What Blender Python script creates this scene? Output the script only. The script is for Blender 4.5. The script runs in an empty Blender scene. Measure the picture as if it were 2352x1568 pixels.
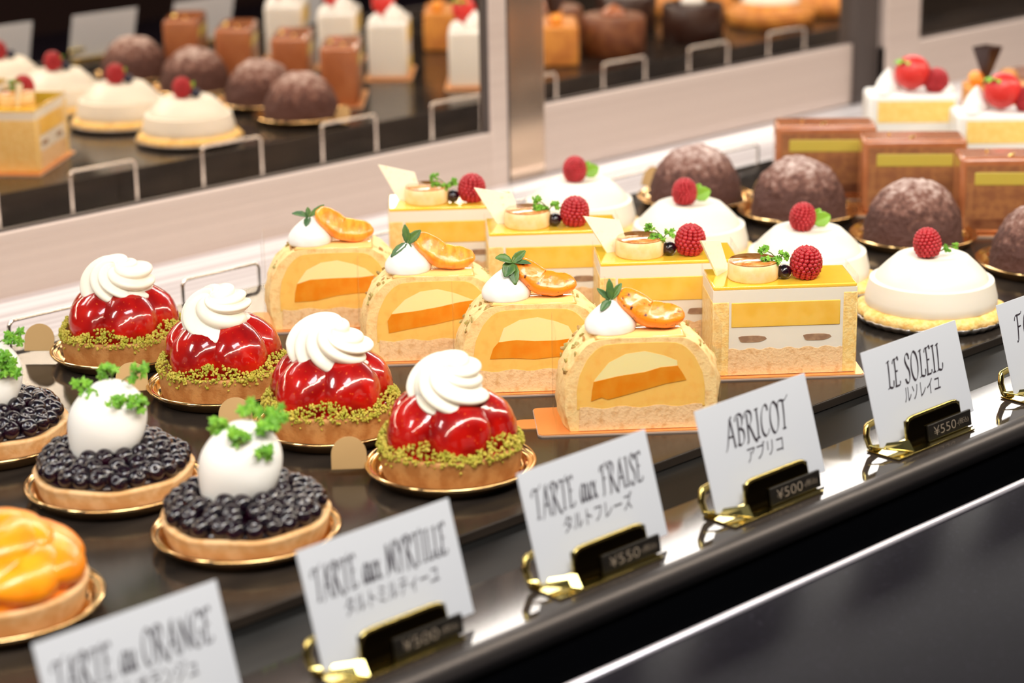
import bpy, bmesh, math, random
from mathutils import Vector, Matrix, Euler, noise
random.seed(7)
PI = math.pi
S = 0.01                       # every length below is in centimetres
OX, OY = 80.0, 90.0            # a point on the tray that becomes the world's origin
scn = bpy.context.scene
COL = scn.collection

# ------------------------------------------------------------------ camera
cam_d = bpy.data.cameras.new('camera')
cam = bpy.data.objects.new('camera', cam_d)
COL.objects.link(cam)
R = Matrix(((0.72699035, 0.21433878, -0.65233727),
            (-0.68642278, 0.20254425, -0.69842651),
            (-0.01757272, 0.9555285, 0.29437474)))
cam.matrix_world = Matrix.Translation(Vector(((0 - OX) * S, (0 - OY) * S, 38 * S))) @ R.to_4x4()
cam_d.sensor_width = 36.0
cam_d.lens = 4900.0 / 2352.0 * 36.0
cam_d.clip_start = 0.02
cam_d.clip_end = 60
cam_d.dof.use_dof = True
cam_d.dof.focus_distance = 1.19
cam_d.dof.aperture_fstop = 7.0
scn.camera = cam

# ------------------------------------------------------------------ exposure, world
scn.view_settings.view_transform = 'Standard'
scn.view_settings.look = 'None'
scn.view_settings.gamma = 1
scn.view_settings.use_curve_mapping = False
scn.view_settings.exposure = 0.0
world = bpy.data.worlds.new('shop_air')
scn.world = world
world.use_nodes = True
wn = world.node_tree.nodes
wn['Background'].inputs[0].default_value = (0.80, 0.88, 1.0, 1)
wn['Background'].inputs[1].default_value = 0.09

# ------------------------------------------------------------------ lamps and added fill lights
def area(name, loc, target, sx, sy, power, col=(1, 1, 1), spread=180):
    l = bpy.data.lights.new(name, 'AREA')
    l.shape = 'RECTANGLE'; l.size = sx * S; l.size_y = sy * S
    l.energy = power; l.color = col; l.spread = math.radians(spread)
    o = bpy.data.objects.new(name, l); COL.objects.link(o)
    p = Vector(((loc[0] - OX) * S, (loc[1] - OY) * S, loc[2] * S))
    t = Vector(((target[0] - OX) * S, (target[1] - OY) * S, target[2] * S))
    o.location = p
    d = (t - p).normalized()
    zc = -d; xc = Vector((1, 0, 0)); yc = zc.cross(xc).normalized(); xc = yc.cross(zc).normalized()
    o.rotation_euler = Matrix((xc, yc, zc)).transposed().to_euler()
    return o
area('case_lamp_back', (110, 124, 43), (105, 92, 0), 260, 7, 8.5, (1.0, 0.95, 0.88))
area('front_fill', (90, 55, 36), (90, 92, 3), 250, 3, 8.5, (1.0, 0.88, 0.72))  # unseen fill light added in front to brighten the cake faces
area('shop_fill', (20, -20, 170), (80, 90, 0), 90, 40, 20, (0.92, 0.95, 1.0))  # cool unseen fill added behind the camera to lift the whole scene
area('highlight_light_left', (-60, 100, 110), (70, 90, 3), 60, 20, 9, (1.0, 0.97, 0.93))  # unseen area light added for window streaks on the glazed strawberries

# ------------------------------------------------------------------ materials
MATS = {}
def nodes(name):
    m = bpy.data.materials.new(name); m.use_nodes = True
    nt = m.node_tree
    return m, nt, nt.nodes, nt.links, nt.nodes['Principled BSDF']
def mat(name, col, rough=0.5, metal=0.0, sss=0.0, ssr=(1.0, 0.5, 0.3), sscale=0.003, coat=0.0, spec=0.5,
        var=None, vscale=300, vpos=(0.4, 0.6), bump=0.0, bscale=400, stretch=None, coords='Object', bdist=0.0006, coatr=0.05, detail=3):
    m, nt, N, L, b = nodes(name)
    b.inputs['Base Color'].default_value = (*col, 1)
    b.inputs['Roughness'].default_value = rough
    b.inputs['Metallic'].default_value = metal
    b.inputs['Specular IOR Level'].default_value = spec
    b.inputs['Coat Weight'].default_value = coat
    b.inputs['Coat Roughness'].default_value = coatr
    if sss > 0:
        b.inputs['Subsurface Weight'].default_value = sss
        b.inputs['Subsurface Radius'].default_value = ssr
        b.inputs['Subsurface Scale'].default_value = sscale
    src = None
    if var or bump:
        tc = N.new('ShaderNodeTexCoord'); src = tc.outputs[coords]
        if stretch:
            mp = N.new('ShaderNodeMapping'); mp.inputs['Scale'].default_value = stretch
            L.new(src, mp.inputs[0]); src = mp.outputs[0]
    if var:
        t = N.new('ShaderNodeTexNoise'); t.inputs['Scale'].default_value = vscale; t.inputs['Detail'].default_value = detail
        L.new(src, t.inputs['Vector'])
        r = N.new('ShaderNodeValToRGB'); e = r.color_ramp.elements
        e[0].position, e[1].position = vpos
        e[0].color = (*col, 1); e[1].color = (*var, 1)
        L.new(t.outputs['Fac'], r.inputs[0]); L.new(r.outputs[0], b.inputs['Base Color'])
    if bump:
        t2 = N.new('ShaderNodeTexNoise'); t2.inputs['Scale'].default_value = bscale; t2.inputs['Detail'].default_value = 4
        L.new(src, t2.inputs['Vector'])
        bp = N.new('ShaderNodeBump'); bp.inputs['Strength'].default_value = bump; bp.inputs['Distance'].default_value = bdist
        L.new(t2.outputs['Fac'], bp.inputs['Height']); L.new(bp.outputs[0], b.inputs['Normal'])
    MATS[name] = m
    return m

mat('tray_black', (0.012, 0.010, 0.009), 0.15, spec=0.22, var=(0.045, 0.034, 0.026), vscale=26, vpos=(0.35, 0.75), stretch=(0.25, 1, 1), bump=0.12, bscale=1500, bdist=0.0002)
mat('recess_black', (0.006, 0.006, 0.006), 0.5, spec=0.12, var=(0.03, 0.027, 0.024), vscale=40, vpos=(0.5, 0.9), stretch=(0.1, 1, 1))
mat('strip_gloss', (0.05, 0.04, 0.035), 0.07, metal=0.3, bump=0.03, bscale=2500, bdist=0.0001)
mat('lip_metal', (0.085, 0.075, 0.072), 0.40, metal=0.7)
mat('void_black', (0.003, 0.003, 0.004), 0.9, spec=0.1)
mat('ledge_stone', (0.004, 0.003, 0.006), 0.3, spec=0.10, var=(0.035, 0.03, 0.045), vscale=700, vpos=(0.60, 0.74))
mat('highlight_pale', (0.85, 0.8, 0.85), 0.3, metal=0.6)
mat('frame_alu', (0.60, 0.49, 0.43), 0.42, metal=0.3, var=(0.565, 0.458, 0.402), vscale=60, vpos=(0.35, 0.65), stretch=(0.006, 1, 3), detail=1)
mat('stile_gloss', (0.62, 0.47, 0.35), 0.16, metal=0.85)
mat('frame_dark', (0.06, 0.045, 0.04), 0.5)
mat('wall_brown', (0.09, 0.042, 0.032), 0.8)
mat('floor_dark', (0.018, 0.011, 0.010), 0.8, var=(0.03, 0.018, 0.016), vscale=1.5)
mat('ledge_steel', (0.97, 0.95, 0.96), 0.33, metal=0.6, var=(0.66, 0.60, 0.61), vscale=55, vpos=(0.35, 0.65), stretch=(0.006, 2.5, 2.5), detail=2)
mat('mirror', (0.84, 0.76, 0.68), 0.0, metal=1.0)
mat('wire_chrome', (0.72, 0.66, 0.60), 0.14, metal=1.0)
mat('plate_gold', (0.78, 0.52, 0.24), 0.14, metal=1.0)
mat('board_gold', (0.95, 0.47, 0.17), 0.33, metal=0.75)
mat('board_edge', (0.55, 0.42, 0.34), 0.5, metal=0.3)
mat('foil_silver', (0.55, 0.53, 0.52), 0.35, metal=0.9)
mat('holder_gold', (0.62, 0.50, 0.17), 0.13, metal=1.0)
mat('tab_gold', (0.40, 0.25, 0.10), 0.45, metal=0.4)
mat('holder_dark_reflection', (0.13, 0.095, 0.03), 0.16, metal=1.0)  # holder gold with the dark shop's reflection put into its colour
mat('price_black', (0.012, 0.010, 0.008), 0.35)
mat('price_ink', (0.42, 0.34, 0.26), 0.5)
mat('card_white', (0.70, 0.735, 0.80), 0.45)
mat('ink', (0.035, 0.025, 0.035), 0.6)
mat('cream', (0.84, 0.79, 0.67), 0.42, sss=0.35, ssr=(1.0, 0.8, 0.55), sscale=0.004, bump=0.08, bscale=350)
mat('white_cream', (0.84, 0.83, 0.79), 0.38, sss=0.3, ssr=(1.0, 0.9, 0.75), sscale=0.004)
mat('mousse_white', (0.82, 0.76, 0.65), 0.45, sss=0.2, ssr=(1.0, 0.8, 0.5), sscale=0.005)
mat('crust', (0.42, 0.165, 0.04), 0.6, var=(0.56, 0.27, 0.085), vscale=120, bump=0.35, bscale=900, sss=0.1, sscale=0.002)
mat('crust_pale', (0.78, 0.50, 0.25), 0.6, var=(0.66, 0.36, 0.14), vscale=150, bump=0.35, bscale=900, sss=0.1, sscale=0.002)
mat('crumb_gold', (0.88, 0.52, 0.13), 0.7, var=(0.95, 0.68, 0.27), vscale=250, bump=0.9, bscale=500, bdist=0.001)
mat('pistachio', (0.36, 0.34, 0.025), 0.6, var=(0.55, 0.44, 0.06), vscale=220)
mat('blueberry', (0.003, 0.0015, 0.005), 0.2, var=(0.016, 0.002, 0.008), vscale=90, coat=0.35, coatr=0.15)
mat('blueberry_blue', (0.01, 0.014, 0.04), 0.4)
mat('orange_fruit', (0.95, 0.25, 0.003), 0.3, sss=0.3, ssr=(1.0, 0.35, 0.05), sscale=0.004, coat=0.25, var=(1.0, 0.34, 0.01), vscale=70, bump=0.25, bscale=250, bdist=0.0008)
mat('apricot', (0.93, 0.25, 0.015), 0.32, sss=0.3, ssr=(1.0, 0.4, 0.1), sscale=0.003, coat=0.3, bump=0.4, bscale=300, stretch=(2.5, 1, 1), var=(0.98, 0.40, 0.04), vscale=90)
mat('sponge_wrap', (0.93, 0.66, 0.30), 0.75, var=(0.74, 0.38, 0.11), vscale=190, vpos=(0.48, 0.80), bump=0.6, bscale=600, sss=0.15, sscale=0.003)
mat('sponge_base', (0.86, 0.58, 0.31), 0.85, var=(0.66, 0.36, 0.14), vscale=260, vpos=(0.5, 0.78), bump=0.7, bscale=700, sss=0.1, sscale=0.002)
mat('sponge_yellow', (0.92, 0.68, 0.28), 0.8, var=(0.86, 0.56, 0.18), vscale=300, bump=0.7, bscale=700, sss=0.1, sscale=0.002)
mat('mousse_apricot', (0.96, 0.56, 0.13), 0.55, sss=0.3, ssr=(1.0, 0.6, 0.2), sscale=0.004, var=(0.90, 0.44, 0.08), vscale=160, vpos=(0.5, 0.85))
mat('custard', (0.96, 0.80, 0.38), 0.5, sss=0.3, ssr=(1.0, 0.7, 0.3), sscale=0.004)
mat('jelly_orange', (0.78, 0.24, 0.008), 0.25, sss=0.3, ssr=(1.0, 0.4, 0.05), sscale=0.003, var=(0.80, 0.30, 0.02), vscale=110)
mat('jelly_mango', (0.86, 0.50, 0.06), 0.3, sss=0.3, ssr=(1.0, 0.6, 0.1), sscale=0.003, var=(0.90, 0.56, 0.10), vscale=80)
mat('glaze_yellow', (0.95, 0.60, 0.05), 0.08, sss=0.2, coat=1.0, bump=0.15, bscale=200)
mat('glaze_apricot', (0.97, 0.62, 0.22), 0.12, sss=0.2, coat=0.8, bump=0.15, bscale=200)
mat('berry_fresh', (0.66, 0.035, 0.03), 0.35, sss=0.2, ssr=(1.0, 0.2, 0.1), sscale=0.003, bump=0.3, bscale=300)
mat('nut', (0.42, 0.22, 0.07), 0.5, var=(0.40, 0.34, 0.10), vscale=150)
mat('fig_brown', (0.30, 0.17, 0.10), 0.6, var=(0.42, 0.26, 0.15), vscale=200)
mat('banana_side', (0.88, 0.60, 0.26), 0.5, sss=0.2, sscale=0.003, var=(0.90, 0.70, 0.40), vscale=130)
mat('caramel', (0.52, 0.17, 0.03), 0.10, coat=1.0, bump=0.6, bscale=300, bdist=0.0008, var=(0.75, 0.38, 0.12), vscale=200)
mat('white_choc', (0.92, 0.86, 0.66), 0.35, sss=0.2, sscale=0.002, var=(0.80, 0.70, 0.45), vscale=400, vpos=(0.62, 0.72))
mat('mint', (0.055, 0.13, 0.045), 0.42, bump=0.5, bscale=300, var=(0.10, 0.20, 0.04), vscale=150, sss=0.1, sscale=0.001)
mat('chervil', (0.10, 0.30, 0.015), 0.5, var=(0.20, 0.45, 0.03), vscale=200, sss=0.15, sscale=0.001)
mat('leaf_lime', (0.22, 0.46, 0.03), 0.45, sss=0.2, sscale=0.001)
mat('stem', (0.14, 0.20, 0.05), 0.5)
mat('raspberry', (0.34, 0.006, 0.010), 0.45, sss=0.3, ssr=(1.0, 0.15, 0.1), sscale=0.002, var=(0.46, 0.02, 0.03), vscale=250)
mat('choc_glaze', (0.36, 0.115, 0.042), 0.24, coat=0.5, var=(0.42, 0.145, 0.055), vscale=60)
mat('choc_mousse', (0.24, 0.085, 0.030), 0.6, var=(0.33, 0.13, 0.04), vscale=160)
mat('choc_dark', (0.035, 0.012, 0.007), 0.35)
mat('choc_mid', (0.14, 0.04, 0.015), 0.45, var=(0.22, 0.08, 0.03), vscale=90)
mat('green_cream', (0.52, 0.40, 0.06), 0.5, sss=0.2, sscale=0.003)
mat('gold_leaf', (0.95, 0.75, 0.25), 0.3, metal=1.0)
mat('sponge_lemon', (0.92, 0.68, 0.22), 0.75, var=(0.88, 0.60, 0.16), vscale=200, bump=0.4)
mat('pie_orange', (0.75, 0.32, 0.06), 0.5, var=(0.55, 0.20, 0.04), vscale=60, bump=0.6, bscale=120, bdist=0.002)

def m_strawberry():
    m, nt, N, L, b = nodes('strawberry')
    b.inputs['Roughness'].default_value = 0.22
    b.inputs['Coat Weight'].default_value = 1.0; b.inputs['Coat Roughness'].default_value = 0.04
    b.inputs['Subsurface Weight'].default_value = 0.12
    b.inputs['Specular IOR Level'].default_value = 0.2
    b.inputs['Subsurface Radius'].default_value = (1.0, 0.12, 0.05)
    b.inputs['Subsurface Scale'].default_value = 0.003
    tc = N.new('ShaderNodeTexCoord')
    v = N.new('ShaderNodeTexVoronoi'); v.inputs['Scale'].default_value = 340
    L.new(tc.outputs['Object'], v.inputs['Vector'])
    r = N.new('ShaderNodeValToRGB'); e = r.color_ramp.elements
    e[0].position = 0.10; e[0].color = (0.80, 0.28, 0.05, 1)
    e[1].position = 0.18; e[1].color = (0, 0, 0, 1)
    L.new(v.outputs['Distance'], r.inputs[0])
    n = N.new('ShaderNodeTexNoise'); n.inputs['Scale'].default_value = 70
    L.new(tc.outputs['Object'], n.inputs['Vector'])
    r2 = N.new('ShaderNodeValToRGB'); e2 = r2.color_ramp.elements
    e2[0].position = 0.35; e2[0].color = (0.24, 0.002, 0.002, 1)
    e2[1].position = 0.68; e2[1].color = (0.50, 0.007, 0.003, 1)
    L.new(n.outputs['Fac'], r2.inputs[0])
    mx = N.new('ShaderNodeMixRGB'); mx.blend_type = 'ADD'; mx.inputs[0].default_value = 0.22
    L.new(r2.outputs[0], mx.inputs[1]); L.new(r.outputs[0], mx.inputs[2])
    L.new(mx.outputs[0], b.inputs['Base Color'])
    n2 = N.new('ShaderNodeTexNoise'); n2.inputs['Scale'].default_value = 130; n2.inputs['Detail'].default_value = 2
    L.new(tc.outputs['Object'], n2.inputs['Vector'])
    bp = N.new('ShaderNodeBump'); bp.inputs['Strength'].default_value = 0.4; bp.inputs['Distance'].default_value = 0.0007
    L.new(n2.outputs['Fac'], bp.inputs['Height'])
    L.new(bp.outputs[0], b.inputs['Coat Normal'])
    L.new(bp.outputs[0], b.inputs['Normal'])
    MATS['strawberry'] = m
m_strawberry()

def m_choc_dome():
    m, nt, N, L, b = nodes('cocoa_crust')
    b.inputs['Roughness'].default_value = 0.8
    tc = N.new('ShaderNodeTexCoord')
    n = N.new('ShaderNodeTexNoise'); n.inputs['Scale'].default_value = 170; n.inputs['Detail'].default_value = 8; n.inputs['Roughness'].default_value = 0.65
    L.new(tc.outputs['Object'], n.inputs['Vector'])
    sp = N.new('ShaderNodeSeparateXYZ'); L.new(tc.outputs['Object'], sp.inputs[0])
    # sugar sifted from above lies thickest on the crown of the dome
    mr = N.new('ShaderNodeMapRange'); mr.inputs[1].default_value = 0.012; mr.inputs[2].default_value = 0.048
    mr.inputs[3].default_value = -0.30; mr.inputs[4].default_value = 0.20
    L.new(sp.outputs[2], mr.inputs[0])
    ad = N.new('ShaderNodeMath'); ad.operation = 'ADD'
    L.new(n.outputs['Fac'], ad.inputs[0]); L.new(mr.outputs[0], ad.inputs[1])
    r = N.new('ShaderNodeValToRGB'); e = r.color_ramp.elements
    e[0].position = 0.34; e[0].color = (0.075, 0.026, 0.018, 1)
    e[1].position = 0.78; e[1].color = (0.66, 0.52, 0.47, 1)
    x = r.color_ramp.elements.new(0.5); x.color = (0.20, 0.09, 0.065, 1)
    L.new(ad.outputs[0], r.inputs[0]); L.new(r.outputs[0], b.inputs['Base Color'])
    n2 = N.new('ShaderNodeTexNoise'); n2.inputs['Scale'].default_value = 260; n2.inputs['Detail'].default_value = 5
    L.new(tc.outputs['Object'], n2.inputs['Vector'])
    bp = N.new('ShaderNodeBump'); bp.inputs['Strength'].default_value = 1.0; bp.inputs['Distance'].default_value = 0.0025
    L.new(n2.outputs['Fac'], bp.inputs['Height']); L.new(bp.outputs[0], b.inputs['Normal'])
    MATS['cocoa_crust'] = m
m_choc_dome()

def m_seared():
    """apricot flesh with scorched flecks where the torch touched it"""
    m, nt, N, L, b = nodes('apricot_seared')
    b.inputs['Roughness'].default_value = 0.3; b.inputs['Coat Weight'].default_value = 0.35
    b.inputs['Subsurface Weight'].default_value = 0.4; b.inputs['Subsurface Radius'].default_value = (1, .4, .08)
    b.inputs['Subsurface Scale'].default_value = 0.005
    tc = N.new('ShaderNodeTexCoord')
    n = N.new('ShaderNodeTexNoise'); n.inputs['Scale'].default_value = 420; n.inputs['Detail'].default_value = 4
    L.new(tc.outputs['Object'], n.inputs['Vector'])
    r = N.new('ShaderNodeValToRGB'); e = r.color_ramp.elements
    e[0].position = 0.58; e[0].color = (0.95, 0.27, 0.012, 1)
    e[1].position = 0.70; e[1].color = (0.06, 0.012, 0.008, 1)
    L.new(n.outputs['Fac'], r.inputs[0])
    L.new(r.outputs[0], b.inputs['Base Color'])
    bp = N.new('ShaderNodeBump'); bp.inputs['Strength'].default_value = 0.4; bp.inputs['Distance'].default_value = 0.0008
    n2 = N.new('ShaderNodeTexNoise'); n2.inputs['Scale'].default_value = 260
    L.new(tc.outputs['Object'], n2.inputs['Vector'])
    L.new(n2.outputs['Fac'], bp.inputs['Height']); L.new(bp.outputs[0], b.inputs['Normal'])
    MATS['apricot_seared'] = m
m_seared()

def m_film():
    m = bpy.data.materials.new('clear_film'); m.use_nodes = True
    N, L = m.node_tree.nodes, m.node_tree.links
    for n in list(N): N.remove(n)
    o = N.new('ShaderNodeOutputMaterial'); mx = N.new('ShaderNodeMixShader')
    t = N.new('ShaderNodeBsdfTransparent'); t.inputs[0].default_value = (0.995, 0.99, 0.98, 1)
    g = N.new('ShaderNodeBsdfGlossy'); g.inputs['Roughness'].default_value = 0.08
    lw = N.new('ShaderNodeFresnel'); lw.inputs[0].default_value = 1.12
    tc = N.new('ShaderNodeTexCoord'); nz = N.new('ShaderNodeTexNoise'); nz.inputs['Scale'].default_value = 35
    L.new(tc.outputs['Object'], nz.inputs['Vector'])
    bp = N.new('ShaderNodeBump'); bp.inputs['Strength'].default_value = 0.5; bp.inputs['Distance'].default_value = 0.003
    L.new(nz.outputs['Fac'], bp.inputs['Height']); L.new(bp.outputs[0], g.inputs['Normal']); L.new(bp.outputs[0], lw.inputs['Normal'])
    cl = N.new('ShaderNodeMath'); cl.operation = 'MINIMUM'; cl.inputs[1].default_value = 0.22
    L.new(lw.outputs[0], cl.inputs[0]); L.new(cl.outputs[0], mx.inputs[0]); L.new(t.outputs[0], mx.inputs[1]); L.new(g.outputs[0], mx.inputs[2])
    L.new(mx.outputs[0], o.inputs[0])
    MATS['clear_film'] = m
m_film()

# ------------------------------------------------------------------ mesh helpers
class MB:
    def __init__(s): s.v = []; s.f = []; s.M = None
    def add(s, vs, fs):
        o = len(s.v)
        s.v += [Vector(p) if s.M is None else s.M @ Vector(p) for p in vs]
        s.f += [tuple(i + o for i in f) for f in fs]
        return s
    def surf(s, fn, nu, nv, cu=True, capv=False):
        """fn(u,v) over a grid, u wraps when cu; capv closes both v ends with a fan"""
        vs = []; fs = []
        U = nu if cu else nu + 1
        for j in range(nv + 1):
            for i in range(U):
                vs.append(fn(i / nu, j / nv))
        for j in range(nv):
            for i in range(nu):
                a = j * U + i; b_ = j * U + (i + 1) % U
                fs.append((a, b_, b_ + U, a + U))
        if capv and cu:
            fs.append(tuple(reversed(range(U)))); fs.append(tuple(nv * U + i for i in range(U)))
        return s.add(vs, fs)
    def lathe(s, prof, n=48, c=(0, 0, 0), fn=None):
        m = len(prof) - 1
        def f(u, v):
            r, z = prof[int(round(v * m))]
            a = 2 * PI * u
            if fn: r, z = fn(r, z, a)
            return (c[0] + r * math.cos(a), c[1] + r * math.sin(a), c[2] + z)
        return s.surf(f, n, m, True, True)
    def ell(s, c, rad, rot=None, nu=20, nv=12, fn=None):
        Rm = rot.to_matrix() if rot is not None else Matrix.Identity(3)
        def f(u, v):
            a = 2 * PI * u; b_ = PI * (v * 0.998 + 0.001)
            d = Vector((math.sin(b_) * math.cos(a), math.sin(b_) * math.sin(a), -math.cos(b_)))
            k = fn(d) if fn else 1
            p = Vector((d.x * rad[0] * k, d.y * rad[1] * k, d.z * rad[2] * k))
            return Vector(c) + Rm @ p
        return s.surf(f, nu, nv, True, True)
    def ico(s, c, r, sub=1, jit=0.0, sc=(1, 1, 1)):
        bm = bmesh.new(); bmesh.ops.create_icosphere(bm, subdivisions=sub, radius=1)
        rm = Euler((random.uniform(0, 6), random.uniform(0, 6), random.uniform(0, 6))).to_matrix()
        vs = []
        for v in bm.verts:
            p = Vector((v.co.x * sc[0], v.co.y * sc[1], v.co.z * sc[2])) * r * (1 + random.uniform(-jit, jit))
            vs.append(Vector(c) + (rm @ p if jit else p))
        s.add(vs, [tuple(v.index for v in f.verts) for f in bm.faces]); bm.free()
        return s
    def tube(s, path, r, n=10):
        P = [Vector(p) for p in path]; m = len(P) - 1
        rad = r if isinstance(r, (list, tuple)) else [r] * (m + 1)
        up = Vector((0, 0, 1)); fr = []
        prev = None
        for i in range(m + 1):
            t = (P[min(i + 1, m)] - P[max(i - 1, 0)]).normalized()
            if prev is None:
                a = t.cross(up)
                if a.length < 1e-3: a = t.cross(Vector((1, 0, 0)))
            else:
                a = prev - t * prev.dot(t)
            a.normalize(); prev = a
            fr.append((a, t.cross(a).normalized()))
        def f(u, v):
            i = int(round(v * m)); a, b_ = fr[i]; th = 2 * PI * u
            return P[i] + (a * math.cos(th) + b_ * math.sin(th)) * rad[i]
        return s.surf(f, n, m, True, True)
    def box(s, a, b_):
        x0, y0, z0 = a; x1, y1, z1 = b_
        vs = [(x0, y0, z0), (x1, y0, z0), (x1, y1, z0), (x0, y1, z0), (x0, y0, z1), (x1, y0, z1), (x1, y1, z1), (x0, y1, z1)]
        return s.add(vs, [(0, 3, 2, 1), (4, 5, 6, 7), (0, 1, 5, 4), (1, 2, 6, 5), (2, 3, 7, 6), (3, 0, 4, 7)])
    def prism(s, poly, y0, y1):
        """outline in x,z pushed from y0 back to y1"""
        n = len(poly)
        vs = [(x, y0, z) for x, z in poly] + [(x, y1, z) for x, z in poly]
        fs = [tuple(range(n)), tuple(reversed(range(n, 2 * n)))]
        fs += [(i, i + n, (i + 1) % n + n, (i + 1) % n) for i in range(n)]
        return s.add(vs, fs)
    def prismz(s, poly, z0, z1):
        n = len(poly)
        vs = [(x, y, z0) for x, y in poly] + [(x, y, z1) for x, y in poly]
        fs = [tuple(reversed(range(n))), tuple(range(n, 2 * n))]
        fs += [(i, (i + 1) % n, (i + 1) % n + n, i + n) for i in range(n)]
        return s.add(vs, fs)
    def build(s, name, m, parent=None, smooth=True, bevel=0, sub=0, solid=0, angle=None, kind=None, label=None, fix=True):
        me = bpy.data.meshes.new(name)
        me.from_pydata([p * S for p in s.v], [], s.f)
        if fix:
            bm = bmesh.new(); bm.from_mesh(me); bmesh.ops.recalc_face_normals(bm, faces=bm.faces[:]); bm.to_mesh(me); bm.free()
        me.materials.append(MATS[m]); me.update()
        if smooth:
            for p in me.polygons: p.use_smooth = True
            if angle: me.set_sharp_from_angle(angle=math.radians(angle))
        o = bpy.data.objects.new(name, me); COL.objects.link(o)
        if parent: o.parent = parent
        if bevel:
            md = o.modifiers.new('soft_edge', 'BEVEL'); md.width = bevel * S; md.segments = 3; md.limit_method = 'ANGLE'; md.angle_limit = math.radians(35)
        if sub:
            md = o.modifiers.new('smooth', 'SUBSURF'); md.levels = sub; md.render_levels = sub
        if solid:
            md = o.modifiers.new('thickness', 'SOLIDIFY'); md.thickness = solid * S; md.offset = 0
        if kind: o['kind'] = kind
        if label: o['label'] = label
        return o

def place(o, x, y, z=0, rot=0):
    o.location = ((x - OX) * S, (y - OY) * S, z * S); o.rotation_euler = (0, 0, rot); return o
def thing(name, label=None, cat=None, group=None):
    o = bpy.data.objects.new(name, None); COL.objects.link(o); o.empty_display_size = 0.01
    return tag(o, label, cat, group)
def tag(o, label, cat, group=None):
    if label: o['label'] = label
    if cat: o['category'] = cat
    if group: o['group'] = group
    return o
def dup(o, parent=None, skip=()):
    c = o.copy(); COL.objects.link(c)
    if parent: c.parent = parent
    for ch in list(o.children):
        if ch.name.split('.')[0] in skip: continue
        dup(ch, c, skip)
    return c
def repeat(proto, spots, group=None, skip_first=()):
    """spots: (x, y, z, rot, label); the first spot takes the prototype itself"""
    out = []
    for i, (x, y, z, r, lab) in enumerate(spots):
        o = proto if i == 0 else dup(proto)
        place(o, x, y, z, r); o['label'] = lab
        if group: o['group'] = group
        out.append(o)
    return out
def structure(o):
    o['kind'] = 'structure'; return o
def nz(p, s=1.0, seed=0):
    return noise.noise(Vector((p[0] * s + seed, p[1] * s - seed, p[2] * s + 2 * seed)))

# ------------------------------------------------------------------ the setting
o = MB().box((-600, -500, -91), (700, 400, -90)).build('floor', 'floor_dark', smooth=False)
structure(place(o, OX, OY))

o = MB().box((-600, -300, -90), (700, -296, 220)).build('wall_front', 'wall_brown', smooth=False)
structure(place(o, OX, OY))
X0, X1 = -40.0, 330.0
def strip(name, m, y0, y1, z0, z1, bevel=0.08, x0=X0, x1=X1, parent=None):
    o = MB().box((x0, y0, z0), (x1, y1, z1)).build(name, m, parent, smooth=True, bevel=bevel, angle=30)
    if parent is None: place(o, OX, OY); o.location = (-OX * S, -OY * S, 0)
    return o
t = MB().box((X0, 69.5, -0.55), (X1, 111.8, 0)).box((X0, 109.5, -2.75), (X1, 111.8, -0.5)).build('display_tray', 'tray_black', smooth=True, bevel=0.08, angle=30)
t.location = (-OX * S, -OY * S, 0)
tag(t, 'long dark brown speckled glossy tray that all the pastries stand on', 'tray')
t = thing('counter', 'dark glossy counter front with the price card strip and rounded metal lip', 'counter')
t.location = (-OX * S, -OY * S, 0)
strip('sunken_band', 'recess_black', 64.0, 72.0, -1.2, -0.56, 0, parent=t)['label'] = 'matt black sunken band'
strip('card_strip', 'strip_gloss', 60.2, 64.8, -1.2, 0.0, 0.05, parent=t)['label'] = 'mirror-like dark strip'
prof = [(60.25, 0.0), (60.2, 0.10), (59.95, 0.14), (59.6, 0.05), (59.35, -0.2), (59.3, -0.6), (59.45, -1.0), (59.9, -1.15), (60.25, -1.15)]
m_ = MB()
m_.add([(x, y, z) for x in (X0, X1) for y, z in prof], [tuple(range(9)), tuple(range(17, 8, -1))] + [(i, (i + 1) % 9, (i + 1) % 9 + 9, i + 9) for i in range(9)])
m_.build('lip', 'lip_metal', t, smooth=True, angle=50)
strip('black_panel', 'void_black', 59.6, 61.5, -60, -1.1, 0, parent=t)
t = thing('counter_ledge', 'dark speckled stone ledge with a pale painted highlight along its edge at bottom right', 'ledge')
t.location = (-OX * S, -OY * S, 0)
m_ = MB(); pr = [(56.3, -1.15), (24.0, -3.2), (24.0, -60), (56.3, -60)]
m_.add([(x, y, z) for x in (X0, X1) for y, z in pr], [(0, 1, 2, 3), (7, 6, 5, 4)] + [(i, i + 4, (i + 1) % 4 + 4, (i + 1) % 4) for i in range(4)])
m_.build('ledge_top', 'ledge_stone', t, smooth=False)
m_ = MB(); m_.tube([(X0, 56.35, -1.2), (X1, 56.35, -1.14)], 0.20, 12)
m_.build('edge_highlight', 'highlight_pale', t, smooth=True)  # pale tube drawn as the highlight on the stone ledge's bevel

# rear ledge with the moulding below the mirror doors
t = thing('rear_ledge', 'white streaky brushed steel ledge between the tray and the mirror doors', 'ledge')
t.location = (-OX * S, -OY * S, 0)
m_ = MB(); pr = [(111.9, -2.75), (112.3, -2.7), (119.0, -2.75), (119.1, -2.9), (127.2, -3.0), (127.9, -2.55), (129.0, -2.4), (129.6, -2.9), (140, -2.9), (140, -8), (111.9, -8)]
n_ = len(pr)
m_.add([(x, y, z) for x in (X0, X1) for y, z in pr], [tuple(range(n_)), tuple(range(2 * n_ - 1, n_ - 1, -1))] + [(i, i + n_, (i + 1) % n_ + n_, (i + 1) % n_) for i in range(n_)])
m_.build('ledge_top', 'ledge_steel', t, smooth=True, angle=40)

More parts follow.
